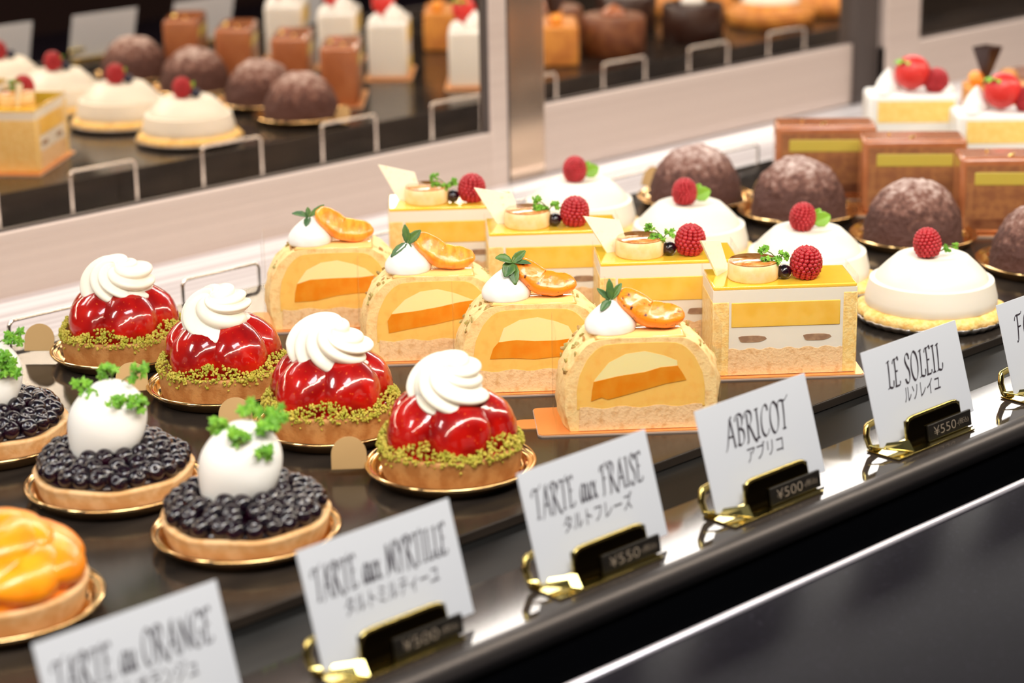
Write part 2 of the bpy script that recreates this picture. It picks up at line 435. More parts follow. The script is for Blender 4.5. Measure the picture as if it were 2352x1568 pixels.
def mirror_door(label, xa, xb, yf, zb, left_stile=None, right_stile=None, stile_w=2.3, mat_l='frame_alu', mat_r='frame_alu'):
    d = thing('mirror_door', label, 'mirror door', 'sliding mirror doors behind the pastries')
    d.location = (-OX * S, -OY * S, 0)
    MB().box((xa, yf + 0.45, zb - 0.3), (xb, yf + 0.6, 62)).build('mirror_pane', 'mirror', d, smooth=False)
    MB().box((xa, yf - 0.15, -2.85), (xb, yf + 0.9, zb)).build('bottom_rail', 'frame_alu', d, bevel=0.12, angle=30)
    MB().box((xa, yf - 0.15, 62), (xb, yf + 0.9, 66)).build('top_rail', 'frame_alu', d, bevel=0.12, angle=30)
    m_ = MB()
    for k in range(8):
        z = -2.3 + k * (zb + 2.0) / 8
        m_.box((xa, yf - 0.19, z), (xb, yf - 0.14, z + 0.10))
    m_.build('rail_ribs', 'frame_alu', d, smooth=False)
    MB().box((xa, yf + 0.25, zb - 0.02), (xb, yf + 0.50, zb + 0.16)).build('gasket', 'frame_dark', d, smooth=False)
    if left_stile: MB().box((xa, yf - 0.2, -2.85), (xa + left_stile, yf + 0.95, 66)).build('stile', mat_l, d, bevel=0.15, angle=30)
    if right_stile:
        MB().box((xb - right_stile, yf - 0.2, -2.85), (xb, yf + 0.95, 66)).build('stile', mat_r, d, bevel=0.15, angle=30)
        MB().box((xb - right_stile - 0.35, yf + 0.1, zb), (xb - right_stile, yf + 0.55, 62)).build('gasket', 'frame_dark', d, smooth=False)
        MB().box((xb, yf + 0.1, -2.85), (xb + 0.45, yf + 0.9, 66)).build('edge_seal', 'frame_dark', d, smooth=False)
    return d
YM = 130.0
mirror_door('mirror door on the left, reflecting white domes, cocoa domes and chocolate cakes', X0, 121.0, YM - 0.3, 2.1, right_stile=1.9)
mirror_door('mirror door in the middle right of the upright post, with a wide ribbed left stile', 121.6, 169.6, YM + 1.2, 3.2, left_stile=5.2, mat_l='stile_gloss')
mirror_door('mirror door in the top right corner behind the strawberry shortcakes', 173.0, X1, YM - 0.3, 2.6, left_stile=5.6)
m_ = MB(); m_.box((169.6, YM + 0.5, -2.85), (173.0, YM + 2.0, 66))
o = m_.build('door_gap_strip', 'frame_dark', smooth=False); o.location = (-OX * S, -OY * S, 0)
tag(o, 'dark upright strip in the gap between the middle and right mirror doors', 'strip')

# the case's upper shelf and lamps' fixture
m_ = MB(); m_.box((X0, 118, 47), (X1, 130, 48.2))
o = m_.build('upper_shelf', 'frame_alu', smooth=False); o.location = (-OX * S, -OY * S, 0)
tag(o, 'upper shelf of the display case above the mirror doors, out of the picture', 'shelf')

# ------------------------------------------------------------------ wire guards
def wire_guard():
    pts = []
    w, h, r = 6.2, 1.1, 0.45
    pts.append((-w / 2, 0, -2.75))
    pts.append((-w / 2, 0, h - r))
    for k in range(1, 7):
        a = PI - k * PI / 2 / 6
        pts.append((-w / 2 + r + r * math.cos(a), 0, h - r + r * math.sin(a)))
    for k in range(1, 7):
        a = PI / 2 - k * PI / 2 / 6
        pts.append((w / 2 - r + r * math.cos(a), 0, h - r + r * math.sin(a)))
    pts.append((w / 2, 0, -2.75))
    o = MB().tube(pts, 0.13, 12).build('wire_guard', 'wire_chrome')
    return tag(o, None, 'wire guard')
gl = ['behind the strawberry tart farthest back', 'behind the rearmost apricot cake', 'behind the rearmost banana cake',
      'behind the rearmost white dome, best seen in the mirror', 'between the rearmost white dome and cocoa dome',
      'behind the chocolate blocks', 'behind the strawberry shortcakes', 'behind the caramel cakes', 'second from the far right', 'farthest right']
repeat(wire_guard(), [(66.4 + 12.9 * k, 113.1, 0.0, 0, 'chrome wire guard ' + l) for k, l in enumerate(gl)], 'chrome wire guards')

# ------------------------------------------------------------------ plates and boards
def plate(r=4.3, m='plate_gold', tab=None):
    t = thing('cake_plate', None, 'plate')
    R0 = r
    prof = [(0.01, 0.0), (R0 - 0.70, 0.0), (R0 - 0.42, 0.10), (R0 - 0.16, 0.46), (R0 - 0.02, 0.56), (R0 + 0.03, 0.66), (R0 - 0.04, 0.75), (R0 - 0.13, 0.74), (R0 - 0.18, 0.64),
            (R0 - 0.24, 0.58), (R0 - 0.30, 0.63), (R0 - 0.37, 0.60), (R0 - 0.44, 0.48), (R0 - 0.58, 0.22), (R0 - 0.76, 0.13), (0.01, 0.12)]
    MB().lathe(prof, 64).build('dish', m, t)
    if tab is not None:
        poly = [(0, 0), (1.8, 0)] + [(0.9 + 0.9 * math.cos(a), 0.75 + 0.9 * math.sin(a)) for a in [k * PI / 14 for k in range(0, 15)]]
        m_ = MB()
        m_.M = Matrix.Rotation(tab, 4, 'Z') @ Matrix.Translation((R0 - 0.12, 0, 0.42)) @ Matrix.Rotation(math.radians(22), 4, 'X')
        m_.prism(poly, 0, 0.06)
        m_.build('tab', 'tab_gold', t, smooth=False, bevel=0.02)
    return t

def board(w=9.6, d=4.7, tab=True):
    t = thing('cake_board', None, 'cake board')
    def rr(x0, x1, y0, y1, r=0.3):
        pts = []
        for cx, cy, a0 in ((x1 - r, y1 - r, 0), (x0 + r, y1 - r, 90), (x0 + r, y0 + r, 180), (x1 - r, y0 + r, 270)):
            for k in range(5):
                a = math.radians(a0 + k * 22.5); pts.append((cx + r * math.cos(a), cy + r * math.sin(a)))
        return pts
    MB().prismz(rr(0, w, 0, d), 0.0, 0.09).build('card_base', 'board_edge', t, smooth=False)
    MB().prismz(rr(0.04, w - 0.04, 0.04, d - 0.04), 0.09, 0.14).build('gold_face', 'board_gold', t, smooth=False)
    if tab:
        poly = [(0.3, 1.3)] + [(-0.55 + 0.75 * math.cos(math.radians(a)), 2.05 + 0.75 * math.sin(math.radians(a))) for a in range(270, 89, -20)] + [(0.3, 2.8)]
        MB().prismz(poly, 0.0, 0.08).build('tab', 'board_gold', t, smooth=False)
    return t

# ------------------------------------------------------------------ garnishes
def leaf_blade(mb, base, direction, normal, L_, W_, curl=0.25, n=6):
    """a pointed leaf with a folded midrib"""
    d = Vector(direction).normalized(); nn = Vector(normal); nn = (nn - d * nn.dot(d)).normalized(); s_ = d.cross(nn)
    b = Vector(base)
    def f(u, v):
        x = (u - 0.5) * 2
        w = W_ * (math.sin(PI * min(1, v * 0.92 + 0.05)) ** 0.75) * (1 + 0.06 * math.sin(v * 40))
        p = b + d * (L_ * v) + s_ * (x * w * 0.5) + nn * (abs(x) * w * 0.22 - curl * L_ * v * v)
        return p
    mb.surf(f, 6, 10, False)
def chervil_leaflet(mb, c, nrm, r, seed):
    rnd = random.Random(seed)
    nrm = Vector(nrm).normalized(); a = nrm.orthogonal().normalized(); b = nrm.cross(a)
    ph = rnd.uniform(0, 6); n = 30
    vs = [Vector(c) + nrm * 0.05]
    for i in range(n):
        th = 2 * PI * i / n
        rr = r * (0.74 + 0.18 * math.cos(5 * th + ph) + 0.12 * math.cos(11 * th + ph))
        vs.append(Vector(c) + (a * math.cos(th) + b * math.sin(th)) * rr + nrm * (0.12 * r * math.cos(7 * th + ph)))
    k = len(vs)
    vs2 = [v - nrm * 0.03 for v in vs]
    fs = [(0, i + 1, (i + 1) % n + 1) for i in range(n)] + [(k, k + (i + 1) % n + 1, k + i + 1) for i in range(n)]
    fs += [(i + 1, k + i + 1, k + (i + 1) % n + 1, (i + 1) % n + 1) for i in range(n)]
    mb.add(vs + vs2, fs)
def sprig(parent, c, pts, r=0.36, m='chervil', seed=1):
    """chervil: leaflets on thin stalks from c to each point"""
    rnd = random.Random(seed)
    mb = MB(); st = MB()
    for i, p in enumerate(pts):
        P = Vector(c) + Vector(p)
        mid = (Vector(c) + P) / 2 + Vector((0, 0, 0.12))
        st.tube([c, mid, P], 0.035, 6)
        for k in range(10):
            q = P + Vector((rnd.uniform(-.4, .4), rnd.uniform(-.35, .35), rnd.uniform(-.3, .32))) * (r / .46)
            chervil_leaflet(mb, q, (rnd.uniform(-.9, .9), rnd.uniform(-1.3, .1), rnd.uniform(.2, 1)), r * rnd.uniform(.5, .85), seed * 31 + i * 7 + k)
    o = mb.build('herb_leaves', m, parent, smooth=False)
    st.build('stalk', 'stem', o)
    return o
def raspberry(parent, c, r=0.85, h=0.95, tilt=(0, 0, 0), name='raspberry'):
    mb = MB()
    Rm = Euler(tilt).to_matrix()
    rows = 11
    for j in range(rows):
        ph = -0.75 + j * (PI / 2 + 0.75) / (rows - 1) if True else 0
        rad = r * 0.86 * math.cos(ph) ** (0.9 if ph > 0 else 1) if ph < PI / 2 - 0.05 else 0
        z = h * 0.92 * math.sin(ph)
        n = max(1, int(round(2 * PI * rad / (0.265 * r / 0.85))))
        for i in range(n):
            a = 2 * PI * (i + 0.5 * (j % 2)) / n
            p = Vector((rad * math.cos(a), rad * math.sin(a), z))
            mb.ico(Vector(c) + Rm @ p, 0.160 * r / 0.85, 1, 0, (1, 1, 1))
    mb.ell(c, (r * 0.86, r * 0.86, h * 0.9), None, 16, 10)
    return mb.build(name, 'raspberry', parent)

# ------------------------------------------------------------------ strawberry tart
def strawberry_mesh(ang, seed, name_parent):
    rnd = random.Random(seed)
    mb = MB()
    L_ = 2.5 * rnd.uniform(.96, 1.04); W_ = 1.80; T_ = 1.62
    d = Vector((math.cos(ang), math.sin(ang), 0))
    foot = d * 2.95 + Vector((0, 0, 1.3)); tip = d * 0.75 + Vector((0, 0, 4.3))
    ax = (tip - foot).normalized(); side = Vector((0, 0, 1)).cross(d).normalized(); out = side.cross(ax).normalized()
    if out.dot(d) < 0: out = -out
    c = (foot + tip) / 2 - out * 0.32
    def f(u, v):
        a = 2 * PI * u; b = PI * (v * .996 + .002)
        zz = -math.cos(b); rr = math.sin(b)
        rr *= (1.0 - 0.16 * zz) if zz > 0 else 1.0
        x = rr * math.cos(a); y = rr * math.sin(a)
        p = c + ax * (zz * L_ * 0.86) + side * (x * W_) + out * (y * T_)
        k = 0.06 * nz(p, 0.9, seed * 3.1)
        return p + (p - c).normalized() * k
    mb.surf(f, 28, 20, True, True)
    return mb.build('strawberry', 'strawberry', name_parent)
def cream_swirl(parent, c, rad=1.95, h=2.1, n=8, twist=3.4, ph=0.0, tilt=(0.12, 0, 0)):
    """piped rosette: rounded ridges between sharp grooves that wind round to a soft peak"""
    Rm = Euler(tilt).to_matrix()
    def f(u, v, rad=rad, h=h, ph=ph, Rm=Rm, twist=twist):
        a = 2 * PI * u
        t = v
        if t < 0.28:
            q = t / 0.28 * PI / 2
            R_ = rad * (0.55 + 0.45 * math.sin(q)); z = h * 0.36 * (1 - math.cos(q))
        else:
            q = (t - 0.28) / 0.72
            R_ = rad * math.cos(q * PI / 2) ** 0.80 + 0.02; z = h * (0.36 + 0.64 * math.sin(q * PI / 2))
        tw = a + twist * t + ph
        ridge = abs(math.cos(n * tw / 2)) ** 0.85
        big = 1 + 0.10 * math.sin(2 * tw + 1.0) + 0.06 * math.sin(3 * tw + ph)
        rr = R_ * (0.79 + 0.21 * ridge) * big * (1 + .10 * (1 - abs(t - .3)))
        zz = z - 0.05 * rad * (1 - ridge) * min(1, t * 1.6) * (1 - 0.5 * t) + 0.10 * math.sin(2 * tw + ph)
        p = Vector((rr * math.cos(a), rr * math.sin(a), zz))
        return Vector(c) + Rm @ p
    mb = MB().surf(f, 224, 56, True, True)
    flat = Euler((tilt[0] * .35, 0, 0)).to_matrix()
    mb.surf(lambda u, v: f(u, v, rad * .90, h * .62, ph + 1.1, flat, twist * .6) + Vector((0, -.22, -.28)), 160, 30, True, True)
    return mb.build('cream_swirl', 'cream', parent)
def strawberry_tart(ph, seed, nb=5):
    rnd = random.Random(seed)
    t = thing('strawberry_tart', None, 'tart')
    prof = [(0.01, 0), (3.30, 0), (3.42, .05), (3.50, .3), (3.62, 1.5), (3.64, 1.68), (3.56, 1.74), (3.40, 1.72), (3.3, 1.6), (.01, 1.5)]
    def cf(r, z, a):
        return r * (1 + 0.008 * math.sin(3 * a + seed)), z
    MB().lathe(prof, 96, fn=cf).build('crust', 'crust', t)
    # glaze pool under the fruit
    MB().ell((0, 0, 1.45), (3.25, 3.25, .55), None, 40, 14).build('berry_glaze', 'strawberry', t)
    for k in range(nb):
        strawberry_mesh(ph + 2 * PI * k / nb + rnd.uniform(-.06, .06), seed * 10 + k, t)
    mb = MB()
    for k in range(1300):
        a = rnd.uniform(0, 2 * PI)
        lump = 0.5 - 0.5 * math.cos(a * nb - ph * nb)
        q = rnd.random() ** 0.9
        z = 1.55 + q * (0.45 + 0.60 * lump) + rnd.uniform(-.14, .05)
        r = 3.66 - 0.55 * max(0, z - 1.7) + rnd.uniform(-.08, .05)
        if rnd.random() < 0.05: z -= 0.35; r = 3.64
        mb.ico((r * math.cos(a), r * math.sin(a), z), rnd.uniform(.06, .125), 1, 0.28, (1, .8, .7))
    mb.build('pistachio_crumbs', 'pistachio', t, smooth=False, kind='stuff', label='chopped green pistachio crumbs')
    cream_swirl(t, (0, 0.12, 3.75), 1.88, 2.3, 7, 3.4, [0.3, 2.2, 4.0, 5.2][seed - 1], (0.42, 0.12 * (seed % 3 - 1), 0))
    return t
G1 = 'strawberry tarts with cream rosettes'
sb = [(66.6, 76.0, 'glossy strawberry tart topped with a cream rosette, nearest the front, fruit lit bright red'),
      (66.5, 85.4, 'second strawberry tart from the front, its cream rosette overlapping the apricot cakes behind'),
      (66.3, 94.9, 'third strawberry tart from the front, pistachio crumbs climbing over its middle berry'),
      (66.1, 104.7, 'strawberry tart farthest back, standing in front of the left wire guard')]
for i, (x, y, lab) in enumerate(sb):
    t = strawberry_tart([0.0, 0.25, 0.45, 0.15][i], i + 1, 5)
    place(t, x, y, 0.125, -0.8 + [0, .1, -.1, .05][i]); t['label'] = lab; t['group'] = G1
pl = plate(4.32, 'plate_gold', tab=2.45)
repeat(pl, [(x, y, 0.0, r, 'gold plate under the strawberry tart ' + l) for (x, y, _), l, r in
            zip(sb, ['nearest the front, its round tab standing at left', 'second from the front', 'third from the front', 'farthest back'], [0.0, 0.05, 0.1, -.1])], 'gold plates')

# ------------------------------------------------------------------ blueberry tart
def quenelle(parent, c, seed, long=2.4, wide=1.86):
    """three-sided spoon-shaped cream oval standing on a slant"""
    ax = Vector((0.50, 0.30, 0.80)).normalized(); sd = Vector((1, 0, 0)); sd = (sd - ax * sd.dot(ax)).normalized(); ou = ax.cross(sd)
    def f(u, v):
        a = 2 * PI * u; b = PI * (v * .996 + .002)
        zz = -math.cos(b); rr = math.sin(b) ** 0.92
        rr *= (1 - 0.48 * abs(zz) ** 1.6) if zz < 0 else (1 + .04 * zz)
        tri = 1 + 0.055 * math.cos(3 * a + 0.6)
        return Vector(c) + ax * (zz * long) + (sd * math.cos(a) * 1.0 + ou * math.sin(a) * 0.86) * (rr * wide * tri)
    return MB().surf(f, 48, 28, True, True).build('cream_quenelle', 'white_cream', parent)
def blueberry_tart(seed, quen=True, rot=0):
    rnd = random.Random(seed)
    t = thing('blueberry_tart', None, 'tart')
    prof = [(0.01, 0), (3.45, 0), (3.6, .06), (3.72, .3), (3.95, 1.15), (3.97, 1.28), (3.85, 1.34), (3.6, 1.3), (3.5, 1.2), (.01, 1.15)]
    MB().lathe(prof, 96, fn=lambda r, z, a: (r * (1 + .01 * math.sin(5 * a)), z + (0.05 * math.sin(7 * a + seed) if z > 1.1 else 0))).build('crust', 'crust_pale', t)
    MB().ell((0, 0, 1.25), (3.6, 3.6, 0.75), None, 40, 10).build('berry_jam', 'blueberry', t)
    m0 = [MB() for _ in range(3)]
    proto = []
    for k in range(3):
        def ff(d, k=k):
            q = math.sqrt(d.x * d.x + d.y * d.y)
            return 1 - 0.30 * max(0, (0.42 - q) / 0.42) ** 1.2 * (1 if d.z > 0 else 0) + 0.05 * max(0, (0.52 - abs(q - 0.46) * 4)) * (1 if d.z > 0 else 0)
        m0[k].ell((0, 0, 0), (0.50, 0.50, 0.43 + .02 * k), None, 18, 12, ff)
        o = m0[k].build('blueberry', 'blueberry', t); proto.append(o)
    spots = []
    for ring, (R_, n, z) in enumerate([(3.35, 24, 1.70), (2.6, 17, 2.15), (1.8, 12, 2.3), (1.0, 6, 2.35), (3.0, 16, 1.9)]):
        for i in range(n):
            a = 2 * PI * (i + 0.5 * (ring % 2) + rnd.uniform(-.15, .15)) / n
            spots.append((R_ * math.cos(a) + rnd.uniform(-.08, .08), R_ * math.sin(a) + rnd.uniform(-.08, .08), z + rnd.uniform(-.1, .14)))
    for i, p in enumerate(spots):
        o = proto[i] if i < 3 else proto[i % 3].copy()
        if i >= 3: COL.objects.link(o); o.parent = t
        o.location = Vector(p) * S
        dirv = Vector((p[0], p[1], 3.0)).normalized() + Vector((rnd.uniform(-.5, .5), rnd.uniform(-.5, .5), 0))
        o.rotation_euler = dirv.to_track_quat('Z', 'Y').to_euler()
    if quen:
        q = quenelle(t, (-0.28, -0.15, 3.45), seed)
    return t
G2 = 'blueberry tarts with cream quenelles'
CF = -0.75     # faces the way the customers look in
bb = [(54.1, 76.3, 'dark blueberry tart with white cream quenelle, nearest the front, behind the TARTE aux MYRTILLE card'),
      (53.2, 86.0, 'middle blueberry tart, leafy cream quenelle rising in front of the strawberry tarts'),
      (52.4, 96.3, 'blueberry tart cut off by the left edge, white quenelle with parsley sprays')]
spr = [[(-1.3, -.4, .25), (-.3, -1.25, .0), (1.0, -.7, .2), (.15, .1, .85), (1.3, .2, .5), (0.9, -1.3, -.75)],
       [(-1.5, -.3, .1), (-.9, -.8, -.2), (0.1, -1.4, -.55), (-.3, .0, .75), (1.3, -.2, .75), (1.2, -1.2, -.6)],
       [(-1.1, .2, .3), (1.2, -.2, .55), (.7, -1.2, -.2), (.9, -1.4, -.9), (1.3, -1.2, -.75)]]
for i, (x, y, lab) in enumerate(bb):
    t = blueberry_tart(20 + i)
    place(t, x, y, 0.125, CF); t['label'] = lab; t['group'] = G2
    sprig(t, (0.35, 0.2, 5.35), spr[i], 0.46, 'chervil', 5 + i)
pl = plate(4.42, 'plate_gold', tab=None)
repeat(pl, [(x, y, 0.0, 0, 'gold rimmed plate under the ' + l) for (x, y, _), l in
            zip(bb, ['blueberry tart nearest the front', 'middle blueberry tart', 'blueberry tart at the left edge'])], 'gold plates')

# ------------------------------------------------------------------ orange tart
def orange_tart():
    rnd = random.Random(4)
    t = thing('orange_tart', 'tart heaped with glazed orange segments in the lower left corner', 'tart')
    prof = [(0.01, 0), (3.45, 0), (3.6, .06), (3.72, .3), (3.95, 1.25), (3.97, 1.4), (3.85, 1.46), (3.6, 1.4), (3.5, 1.3), (.01, 1.25)]
    MB().lathe(prof, 96).build('crust', 'crust_pale', t)
    MB().ell((0, 0, 1.4), (3.55, 3.55, 1.9), None, 48, 14).build('orange_glaze', 'orange_fruit', t)
    for ring, (R_, n, z, tilt) in enumerate([(2.85, 8, 2.3, .6), (1.4, 5, 3.25, .35)]):
        for i in range(n):
            a = 2 * PI * (i + .5 * ring) / n
            mb = MB()
            Rm = Matrix.Rotation(a, 4, 'Z') @ Matrix.Translation((R_, 0, z)) @ Matrix.Rotation(tilt, 4, 'Y') @ Matrix.Rotation(0.35, 4, 'Z')
            mb.M = Rm @ Matrix.Scale(1.22, 4)
            sd = rnd.uniform(0, 9)
            def f(u, v, sd=sd):
                th = 2 * PI * u; q = (v - .5) * 2
                w = max(.02, (1 - abs(q) ** 2.2)) ** 0.6
                bend = 0.55 * q * q
                x = 0.95 * w * math.cos(th) - bend; zz = 0.62 * w * math.sin(th) * (1.15 if math.sin(th) > 0 else .7)
                p = Vector((x, q * 1.75, zz)); return p * (1 + 0.04 * nz(p, 1.6, sd))
            mb.surf(f, 24, 22, True, True)
            mb.build('orange_segment', 'orange_fruit', t)
    return t
t = orange_tart(); place(t, 41.6, 77.4, 0.125, CF)
pl = plate(4.6); place(pl, 41.6, 77.4, 0, 0); pl['label'] = 'gold plastic plate under the orange tart in the lower left corner'; pl['group'] = 'gold plates'

# ------------------------------------------------------------------ apricot cake
AP = [(-3.75, 0), (-4.0, 1.1), (-4.02, 2.3), (-3.85, 3.2), (-3.4, 4.1), (-2.9, 4.65), (-2.35, 4.98), (-1.2, 5.05), (1.2, 5.05), (2.35, 4.98), (2.9, 4.65), (3.4, 4.1), (3.85, 3.2), (4.02, 2.3), (4.0, 1.1), (3.75, 0)]
def smooth_poly(P, n=4, closed=True):
    out = []; m = len(P)
    for i in range(m):
        p0, p1, p2, p3 = (Vector(P[(i - 1) % m]), Vector(P[i]), Vector(P[(i + 1) % m]), Vector(P[(i + 2) % m]))
        for k in range(n):
            t = k / n
            out.append(tuple(0.5 * ((2 * p1) + (-p0 + p2) * t + (2 * p0 - 5 * p1 + 4 * p2 - p3) * t * t + (-p0 + 3 * p1 - 3 * p2 + p3) * t * t * t)))
    return out
def resample(P, n):
    P = [Vector(p) for p in P]; L_ = [0]
    for a, b in zip(P, P[1:]): L_.append(L_[-1] + (b - a).length)
    out = []; j = 0
    for i in range(n + 1):
        d = L_[-1] * i / n
        while j < len(P) - 2 and L_[j + 1] < d: j += 1
        q = (d - L_[j]) / max(1e-9, L_[j + 1] - L_[j]); out.append(P[j].lerp(P[j + 1], q))
    return out
def film(parent, x0, x1, y0, y1, z0, z1, open_right=False):
    r = 0.35; pts = []
    for cx, cy, a0 in ((x1 - r, y1 - r, 0), (x0 + r, y1 - r, 90), (x0 + r, y0 + r, 180), (x1 - r, y0 + r, 270)):
        for k in range(5):
            a = math.radians(a0 + k * 22.5); pts.append((cx + r * math.cos(a), cy + r * math.sin(a)))
    n = len(pts); mb = MB()
    vs = [(x, y, z0) for x, y in pts] + [(x, y, z1) for x, y in pts]
    mb.add(vs, [(i, (i + 1) % n, (i + 1) % n + n, i + n) for i in range(n)])
    o = mb.build('clear_film', 'clear_film', parent, smooth=True, angle=30, label='clear plastic collar')
    return o
def crescent(parent, path, wid, hgt, m, name, seed=0):
    """fruit wedge bent along a path: fleshy belly, thin crest"""
    P = resample([Vector(p) for p in path], 26)
    mb = MB()
    def f(u, v):
        i = int(round(v * 26)); p = P[i]; tn = (P[min(i + 1, 26)] - P[max(i - 1, 0)]).normalized()
        sd = tn.cross(Vector((0, 0, 1))).normalized(); up = sd.cross(tn).normalized()
        q = (v - .5) * 2; w = max(0.02, 1 - abs(q) ** 3.2) ** 0.5
        a = 2 * PI * u; cx, cz = math.cos(a), math.sin(a)
        ridge = 1.0 + (0.35 * max(0, cz) ** 3)
        pp = p + sd * (cx * wid * w * (1 - 0.35 * max(0, cz))) + up * (cz * hgt * w * ridge)
        return pp + up * 0.05 * nz(pp, 2.2, seed) + sd * 0.04 * nz(pp, 3.5, seed + 3)
    mb.surf(f, 28, 26, True, True)
    return mb.build(name, m, parent)
def dollop(parent, c, r, h, m='white_cream', name='cream_dollop'):
    prof = []
    for k in range(15):
        q = k / 14
        rr = r * (math.cos(q * PI / 2) ** 0.85) * (1 + .12 * math.sin(q * PI)); zz = h * (q ** 1.05)
        prof.append((max(rr, .02), zz))
    return MB().lathe([(0.02, 0)] + prof, 40, c, fn=lambda rr, z, a: (rr * (1 + .02 * math.sin(2 * a + z * 5) + .01 * math.sin(9 * a + 6 * z)), z)).build(name, m, parent)
def apricot_cake(seed, seared=False, mint=0):
    rnd = random.Random(seed)
    t = thing('apricot_cake', None, 'cake')
    T = 3.7
    out = smooth_poly(AP[1:-1], 3)
    # outline: keep flat foot
    arc = [(-3.75, 0)] + [p for p in resample([Vector((x, z, 0)) for x, z in AP], 44)][1:-1] + [(3.75, 0)]
    arc = [(p[0], p[1]) for p in arc]
    # outer sponge skin with a rough baked surface, laid over the curve
    mb = MB(); n = len(arc)
    vs = []; ny = 12
    for j in range(ny + 1):
        y = T * j / ny
        for i, (x, z) in enumerate(arc):
            k = nz((x * 1.0, y, z), 1.6, seed) * 0.16 + nz((x, y, z), 5, seed) * 0.05
            cx, cz = x, z - 1.5; L_ = math.hypot(cx, cz)
            top = 1 if abs(x) > 2.2 else 0.2
            edge = 0.25 if j in (0, ny) else 1
            kk = k * top * edge if z > 0.05 else 0
            bulge = 1 + 0.085 * math.sin(PI * min(1, (y / T) * 1.15)) * (1 if z < 4.9 else .2)
            vs.append(((x + cx / L_ * kk) * bulge, y, max(0, z + cz / L_ * kk)))
    fs = [(j * n + i, j * n + i + 1, (j + 1) * n + i + 1, (j + 1) * n + i) for j in range(ny) for i in range(n - 1)]
    fs += [(j * n + n - 1, j * n, (j + 1) * n, (j + 1) * n + n - 1) for j in range(ny)]
    fs += [tuple(range(n)), tuple(ny * n + i for i in reversed(range(n)))]
    mb.add(vs, fs)
    mb.build('sponge_wrap', 'sponge_wrap', t, smooth=True, angle=50)
    e = 0.03
    inner = [(x * 0.845, 0.05 + (z) * 0.93 + .03) for x, z in arc]
    inner = [(x, z) for x, z in inner if z > 1.2]
    inner = [(-3.4, 1.2)] + inner + [(3.4, 1.2)]
    MB().prism(inner, -e, T + e).build('apricot_mousse', 'mousse_apricot', t, smooth=False)
    w = seed * 0.7
    low = [(-3.25 + i * 6.5 / 16, 1.28 + 0.07 * math.sin(i * 1.3 + w)) for i in range(17)]
    MB().prism([(-3.3, 0.02)] + low + [(3.3, 0.02)], -1.6 * e, T + 1.6 * e).build('sponge_base', 'sponge_base', t, smooth=False)
    J = {0: [(-2.65, 1.66), (-2.6, 2.2), (-2.5, 2.73), (-1.2, 3.0), (.2, 3.18), (1.03, 3.41), (1.93, 3.47), (2.2, 3.05), (2.4, 2.67), (1.3, 2.5), (.36, 2.25), (-.8, 1.95), (-1.76, 1.72), (-2.1, 1.85)],
         1: [(-2.5, 2.0), (-2.3, 2.6), (-2.0, 2.95), (-1.0, 3.05), (0, 2.95), (1.2, 2.95), (2.3, 3.05), (2.5, 2.5), (2.45, 1.95), (1.2, 2.0), (0, 1.9), (-1.2, 2.0)],
         2: [(-2.7, 1.75), (-2.75, 2.5), (-2.5, 2.9), (-1.0, 3.05), (.3, 3.25), (1.5, 3.5), (2.4, 3.6), (2.6, 3.1), (2.5, 2.6), (1.2, 2.45), (0, 2.2), (-1.3, 2.0)],
         3: [(-2.5, 1.75), (-2.45, 2.3), (-2.3, 2.9), (-1.5, 3.15), (.0, 3.2), (1.6, 3.2), (2.5, 3.3), (2.65, 2.8), (2.6, 2.2), (1.4, 2.2), (.2, 2.1), (-1.2, 1.8)]}[mint]
    tops = J[2:7]
    cust = [(tops[0][0] + .05, tops[0][1] + .1)] + [(-1.7, 3.75), (-.8, 4.2), (.2, 4.32), (1.2, 4.05), (1.9, 3.75)] + [(x, z - .05) for x, z in reversed(tops)]
    MB().prism(cust, -1.5 * e, T + 1.5 * e).build('custard_layer', 'custard', t, smooth=False)
    MB().prism(J, -2.2 * e, T + 2.2 * e).build('apricot_jelly', 'jelly_orange', t, smooth=False)
    mb = MB()
    for k in range(34):
        s_ = rnd.choice((-1, -1, -1, 1)); q = rnd.uniform(9, 16.5)
        i = int(q); x, z = arc[i]; x = x * 1.03
        if s_ > 0: x = -x
        y = rnd.uniform(.2, T - .2)
        mb.ico((x, y, z), rnd.uniform(.12, .24), 1, 0.25, (1.3, .7, .45))
    mb.build('nut_pieces', 'nut', t, smooth=False, kind='stuff', label='chopped nuts baked into the sponge')
    MB().prism([(-2.4, 5.0), (-2.2, 5.12), (2.2, 5.12), (2.4, 5.0)], 0.1, T - .1).build('glaze', 'glaze_apricot', t, smooth=True)
    dollop(t, (-1.45, 1.55, 5.1), 1.32, 1.75)
    crescent(t, [(-1.0, 1.85, 7.15), (-.35, 1.65, 6.5), (.45, 1.5, 5.85), (1.3, 1.45, 5.7), (2.5, 1.4, 5.8)], 0.88, 0.62, 'apricot_seared' if seared else 'apricot', 'apricot_slice', seed)
    # mint
    mb = MB()
    top = Vector((-1.45, 1.45, 6.75))
    V = [[((-.75, -.1, .75), .95, .34), ((-.05, -.1, 1), 1.15, .42), ((.65, .1, .95), 1.05, .42), ((-.5, -.6, -.28), .95, .45)],
         [((-.7, -.2, .35), 1.0, .72), ((.1, -.75, -.75), 1.35, .62), ((.85, 0, .75), 1.0, .5), ((.9, -.35, .1), 1.1, .38), ((-.45, -.85, -.55), 1.05, .75)],
         [((-.1, 0, 1), 1.1, .45), ((.8, -.1, .8), 1.1, .55), ((-.75, -.3, -.45), 1.25, .5), ((.1, -.5, -.5), .55, .4)],
         [((-1, -.1, .35), 1.05, .5), ((-.1, .1, 1), .6, .35), ((.8, .2, .6), 1.2, .35), ((-.2, -.7, -.4), .8, .4)]][mint]
    if mint == 1: top = top + Vector((.35, 0, .35))
